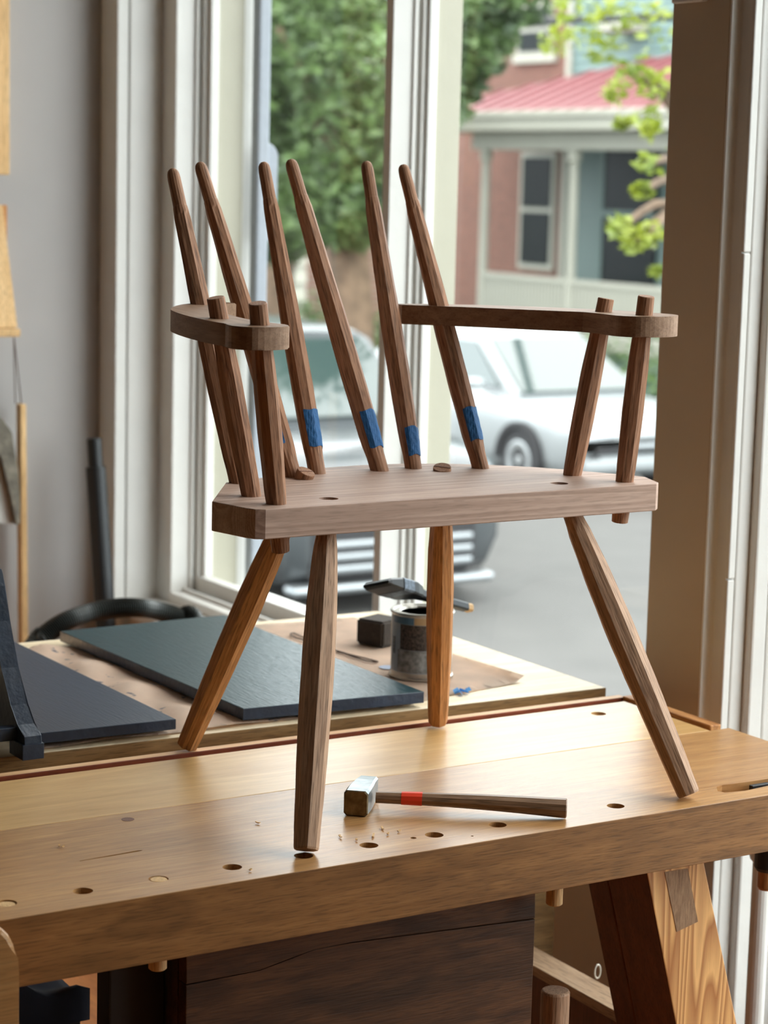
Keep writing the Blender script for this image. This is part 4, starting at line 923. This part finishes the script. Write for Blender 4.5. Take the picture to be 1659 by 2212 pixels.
# hipped roof
yl, zl = yA+.66, zE1
rg = P_(1440, 118, XF-.05)
bm = BM(); v = [bm.verts.new(p) for p in ((XP-.56, yl, zl), (XP-.56, y_r-.5, zl), (XF, y_r-.5, rg.z+.0), (XF, rg.y+.0, rg.z), (XF, yl, zl), (XF, y_r-.5, zl))]
bm.faces.new((v[0], v[1], v[2], v[3])); bm.faces.new((v[0], v[3], v[4])); bm.faces.new((v[1], v[5], v[2])); bm.faces.new((v[0], v[4], v[5], v[1])); bm.faces.new((v[4], v[3], v[2], v[5]))
rf = obj('porch_roof', bm, M['roofred'], hs)
# standing seams
for k in range(18):
    yy = yl-.3-k*.42
    if yy < y_r: break
    zt_k = min(1.0, (yl-yy)/(yl-rg.y)); p0s = Vector((XP-.56, yy, zl+.01)); p1s = Vector((XP-.56+(XF-XP+.56)*zt_k, yy, zl+(rg.z-zl)*zt_k+.01))
    obj('roof_seam', hexa(BM(), [p0s+Vector((0, -.015, -.02)), p1s+Vector((0, -.015, -.02)), p1s+Vector((0, .015, -.02)), p0s+Vector((0, .015, -.02)), p0s+Vector((0, -.015, .03)), p1s+Vector((0, -.015, .03)), p1s+Vector((0, .015, .03)), p0s+Vector((0, .015, .03))]), M['roofred'], rf)
# columns
for cxp in (1047, 1238, 1500):
    c_ = P_(cxp, 450, XP); bm = BM()
    lathe(bm, [(.09, zpf), (.09, zpf+.15), (.075, zpf+.17), (.068, zb0_-.25), (.064, zb0_-.2), (.10, zb0_-.16), (.10, zb0_)], 16, (XP, c_.y))
    obj('column', bm, M['porch'], hs)
# balustrade
zr1 = P_(1200, 600, XP).z; zr0 = P_(1200, 612, XP).z
yc = P_(1047, 600, XP).y
obj('hand_rail', boxo(XP-.05, XP+.05, y_r, yc, zr0, zr1, .008), M['porch'], hs)
obj('bottom_rail', boxo(XP-.04, XP+.04, y_r, yc, zpf+.08, zpf+.14, .008), M['porch'], hs)
nb_ = int((yc-y_r)/.085)
src = None
for k in range(nb_):
    y = yc-.06-k*.085
    if src is None: src = obj('baluster', boxo(XP-.028, XP+.028, y-.03, y+.03, zpf+.13, zr0), M['porch'], hs); ysrc = y; lz = src.location.copy()
    else:
        c = src.copy(); COL.objects.link(c); c.location = lz+Vector((0, y-ysrc, 0))
obj('porch_floor', boxo(XP-.15, XF, y_r-.3, yb0+.15, zpf-.25, zpf, .01), M['porch'], hs)
obj('porch_skirt', boxo(XP-.05, XP+.05, y_r-.3, yb0+.05, ZG, zpf-.25), M['tealdark'], hs)
# facade behind
yF0 = P_(1216, 450, XF).y; yFl = P_(960, 450, XF).y
zTop = P_(1200, -150, XF).z
obj('brick_wall', boxo(XF, XF+.5, yF0, yFl+.4, ZG, P_(1100, 20, XF).z+1.2), M['brick'], hs)
yT = yF0
wall_t = obj('teal_wall', boxo(XF+.05, XF+.5, y_r-4, yT, ZG, zTop+2), M['teal'], hs)
pitch = .14
z_ = zE1+.05; k = 0
board = None
while z_ < zTop+2:
    if board is None:
        board = obj('clapboard', hexa(BM(), [(XF+.0, y_r-4, z_), (XF+.06, y_r-4, z_), (XF+.06, yT, z_), (XF+.0, yT, z_), (XF+.035, y_r-4, z_+pitch), (XF+.06, y_r-4, z_+pitch), (XF+.06, yT, z_+pitch), (XF+.035, yT, z_+pitch)]), M['teal'], hs); zb_0 = z_; bl0 = board.location.copy()
    else:
        c = board.copy(); COL.objects.link(c); c.location = bl0+Vector((0, 0, z_-zb_0))
    z_ += pitch
z_ = zpf; board = None
while z_ < zb0_+.3:
    if board is None:
        board = obj('porch_clapboard', hexa(BM(), [(XF+.0, y_r-4, z_), (XF+.06, y_r-4, z_), (XF+.06, yT, z_), (XF+.0, yT, z_), (XF+.035, y_r-4, z_+pitch), (XF+.06, y_r-4, z_+pitch), (XF+.06, yT, z_+pitch), (XF+.035, yT, z_+pitch)]), M['tealdark'], hs); zb_0 = z_; bl0 = board.location.copy()
    else:
        c = board.copy(); COL.objects.link(c); c.location = bl0+Vector((0, 0, z_-zb_0))
    z_ += pitch
obj('corner_board', boxo(XF-.03, XF+.05, yT-.10, yT+.03, ZG, zTop+1), M['porch'], hs)
def hwin(xa, xb, ya, yb, X, trim=.09, name='house_window', mid=None):
    y0, y1 = P_(xb, ya, X).y, P_(xa, ya, X).y; z1, z0 = P_(xa, ya, X).z, P_(xa, yb, X).z
    fo = obj(name, boxo(X-.03, X+.02, y0-trim, y1+trim, z0-trim, z1+trim), M['porch'], hs)
    zm = (z0+z1)/2 if mid is None else P_(xa, mid, X).z
    obj('pane', boxo(X-.05, X-.032, y0, y1, z0, zm-.04), M['winglass'], fo); obj('pane', boxo(X-.05, X-.032, y0, y1, zm+.04, z1), M['winglass'], fo)
hwin(1135, 1196, 340, 568, XF-.02, mid=452)
hwin(1128, 1190, 20, 112, XF-.02)
obj('lintel', boxo(XF-.08, XF+.02, P_(1205, 125, XF).y, P_(1115, 125, XF).y, P_(1150, 136, XF).z, P_(1150, 118, XF).z), M['porch'], hs, label='pale stone sill under the upper window')
# door and sidelight on the porch
y0, y1 = P_(1420, 450, XF).y, P_(1308, 450, XF).y
dr = obj('front_door', boxo(XF-.04, XF+.02, y0, y1, zpf, zb0_+.1), M['winglass'], hs)
obj('door_trim', boxo(XF-.06, XF+.02, y1, y1+.10, zpf, zb0_+.1), M['tealdark'], dr); obj('door_rail', boxo(XF-.06, XF-.04, y0, y1, P_(1350, 470, XF).z, P_(1350, 455, XF).z), M['tealdark'], dr)
obj('vent_hood', boxo(XF-.5, XF, P_(1402, 60, XF).y, P_(1345, 60, XF).y, P_(1370, 72, XF).z, P_(1370, 45, XF).z, .03), M['porch'], hs)
# overhead cable
a_, b2_ = P_(950, 58, 15.6), P_(1520, 30, 15.6); d_ = (b2_-a_)
pts = [a_+d_*s+Vector((0, 0, -.0)) for s in [i/20*1.5-.02 for i in range(21)]]
tag(obj('overhead_cable', tube(BM(), pts, .045, 8), M['rubber']), 'thick dark overhead cable crossing in front of the upper storey', 'cable')
# neighbouring pale building behind the tree, left pane
t = thing('pale_building', (26, 40, ZG), 'pale grey clapboard building glimpsed low behind the trees in the left pane', 'building')
bA = ond_ = CAM+ray(540, 600)*42
obj('wall', boxo(bA.x-2.6, bA.x+1.2, bA.y, bA.y+6, ZG, P_(560, 545, 25).z*1.5), M['porch'], t)
src = None
for k in range(10):
    z = ZG+.6+k*.35
    if src is None: src = obj('siding_board', hexa(BM(), [(bA.x-2.6, bA.y-.08, z), (bA.x+1.2, bA.y-.08, z), (bA.x+1.2, bA.y, z), (bA.x-2.6, bA.y, z), (bA.x-2.6, bA.y-.01, z+.34), (bA.x+1.2, bA.y-.01, z+.34), (bA.x+1.2, bA.y, z+.34), (bA.x-2.6, bA.y, z+.34)]), M['porch'], t); l0 = src.location.copy(); z0s = z
    else: c = src.copy(); COL.objects.link(c); c.location = l0+Vector((0, 0, z-z0s))
t2 = thing('brick_house', (24, 36, ZG), 'red brick house wall glimpsed behind the tree trunk in the left pane', 'building')
bC = CAM+ray(760, 560)*44
obj('wall', boxo(bC.x-1.0, bC.x+4, bC.y, bC.y+5, ZG, 4.2), M['brick'], t2)
obj('window', boxo(bC.x-.2, bC.x+.7, bC.y-.06, bC.y, .2, 1.7), M['winglass'], t2); obj('window', boxo(bC.x+1.8, bC.x+2.7, bC.y-.06, bC.y, .2, 1.7), M['winglass'], t2)

# trees
def leaves(name, centers, n, size, mat, parent, seed, squash=.8):
    rnd = random.Random(seed); V = []; Fc = []
    for k in range(n):
        c, R = centers[rnd.randrange(len(centers))]
        while True:
            p = Vector((rnd.uniform(-1, 1), rnd.uniform(-1, 1), rnd.uniform(-1, 1)))
            if .25 < p.length < 1: break
        p = Vector(c)+Vector((p.x*R, p.y*R, p.z*R*squash))
        d1 = Vector((rnd.gauss(0, 1), rnd.gauss(0, 1), rnd.gauss(0, .5))).normalized(); d2 = d1.cross(Vector((rnd.gauss(0, 1), rnd.gauss(0, 1), rnd.gauss(0, 1)))).normalized()
        s = size*rnd.uniform(.6, 1.3); i = len(V)
        V += [p-d1*s, p+d2*s*.45, p+d1*s, p-d2*s*.45]; Fc.append((i, i+1, i+2, i+3))
    me = bpy.data.meshes.new(name); o = bpy.data.objects.new(name, me); COL.objects.link(o)
    org = ORG[parent.name]; me.from_pydata([v-org for v in V], [], Fc); me.materials.append(mat); o.parent = parent; ORG[o.name] = org.copy(); o['kind'] = 'stuff'
    return o
def tree(name, base, top, rtrunk, centers, n, size, mat, label, seed, group='street trees outside'):
    t = thing(name, base, label, 'tree', group)
    b = Vector(base); tp_ = Vector(top); pts = [b.lerp(tp_, s)+Vector((.1*math.sin(s*5), .08*math.cos(s*4), 0)) for s in [i/10 for i in range(11)]]
    obj('trunk', tube(BM(), pts, lambda s: rtrunk*(1-.55*s), 12), M['bark'], t, smooth=True)
    for c, R in centers[:7]:
        c = Vector(c); obj('branch', tube(BM(), spline([b.lerp(tp_, .55), (b.lerp(tp_, .8)+c)/2, c], 5), lambda s: rtrunk*.3*(1-.7*s)+.01, 6), M['bark'], t)
    leaves('foliage', centers, n, size, mat, t, seed)
    return t
def R3(px, py, D): return CAM+ray(px, py)*D
# big tree behind left pane
g = R3(762, 700, 29); base = (g.x, g.y, ZG)
cs_ = [(R3(x, y, D*1.19), R*1.19) for x, y, D, R in ((600, 60, 24, 1.1), (720, 60, 25, 1.1), (775, 140, 24, .9), (560, 180, 25, .9), (640, 330, 25, .9), (560, 400, 25, .8), (740, 360, 25, .9), (785, 290, 24, .8), (680, 430, 24, .7), (600, 490, 25, .55), (520, 300, 25, .8), (690, -60, 25, 1.2), (540, -60, 25, 1.3), (780, -20, 25, 1.0), (460, 150, 25, 1.2), (755, 480, 24, .4))]
tree('street_tree', base, tuple(R3(720, 150, 29)), .36, cs_, 15000, .10, M['leaf'], 'large dark green tree filling the left window pane', 3)
g2 = R3(560, 700, 34); cs2 = [(R3(x, y, D*.93), R*.60) for x, y, D, R in ((560, 100, 37, 2.2), (660, 200, 38, 2.2), (620, 380, 37, 1.8), (500, 450, 37, 1.3), (650, 0, 37, 2.2), (480, 0, 37, 2.5))]
tree('background_tree', (g2.x, g2.y, ZG), tuple(R3(640, 200, 35)), .35, cs2, 12000, .15, M['leaf'], 'denser shaded tree further back behind the large tree', 5)
# tree left of the porch, right pane upper left
g3 = R3(905, 700, 19.5); cs3 = [(R3(x, y, D), R) for x, y, D, R in ((1000, 60, 17, .34), (1030, 120, 17, .26), (995, 180, 17, .22), (1060, 30, 17, .34), (1120, 5, 17, .25), (1040, -60, 17, .6), (1150, -80, 17, .5), (970, -10, 17, .5), (1080, 85, 17.3, .16), (930, 120, 17, .5), (940, 220, 17, .3))]
tree('roadside_tree', (g3.x, g3.y, ZG), tuple(R3(905, 60, 18)), .16, cs3, 3000, .055, M['leaf'], 'leafy green tree hanging over the upper left of the right window pane', 8)
# yellow-green sprays nearer the window, right side
g4 = R3(1560, 900, 11); cs4 = [(R3(x, y, D), R*.72 if x < 1450 else R) for x, y, D, R in ((1400, 350, 9.5, .07), (1385, 410, 9.5, .06), (1340, 490, 9.5, .09), (1400, 505, 9.5, .12), (1370, 520, 9.5, .09), (1420, 180, 10, .14), (1370, 160, 10, .12), (1330, 200, 10, .09), (1400, 250, 10, .09), (1250, 60, 10.5, .18), (1330, 60, 10.5, .18), (1410, 60, 10.5, .2), (1300, 110, 10.5, .12), (1260, 10, 10.5, .2), (1200, 90, 10.5, .12), (1350, -20, 10.5, .25), (1520, 200, 10, .4), (1540, 400, 10, .35), (1500, 20, 10, .4), (1405, 280, 9.7, .06), (1420, 585, 9.5, .03), (1345, 265, 9.7, .05))]
tree('young_tree', (g4.x, g4.y, ZG), tuple(R3(1600, 100, 10.5)), .07, cs4, 950, .034, M['leafyel'], 'young yellow-green tree whose sprays hang before the porch', 11)
# low hedge and red flowers near the trunk
t = thing('porch_hedge', tuple(R3(1360, 760, 24))[:2]+(ZG,), 'brown-green hedge behind the white car below the porch', 'hedge')
leaves('foliage', [((18.3, 24+k*.8, ZG+.45), .75) for k in range(-7, 14)], 5200, .07, M['leaf'], t, 13, .9)
M['flower'] = plain('red_sign', (150, 70, 70), .6)
q_ = R3(752, 630, 30); tag(obj('red_bin', lathe(BM(), [(.22, q_.z-1.2), (.27, q_.z+.2), (.24, q_.z+.27), (.05, q_.z+.3)], 16, (q_.x, q_.y)), M['flower']), 'small dull red round object beside the tree trunk in the left pane', 'bin')

# lift everything so that the shop floor is z = 0
for o in list(S.objects):
    if o.parent is None and o.type in {'MESH', 'EMPTY'}: o.location.z += FZ
    if o.type == 'LIGHT': o.location.z += (FZ if 'portal' in o.name else 0)
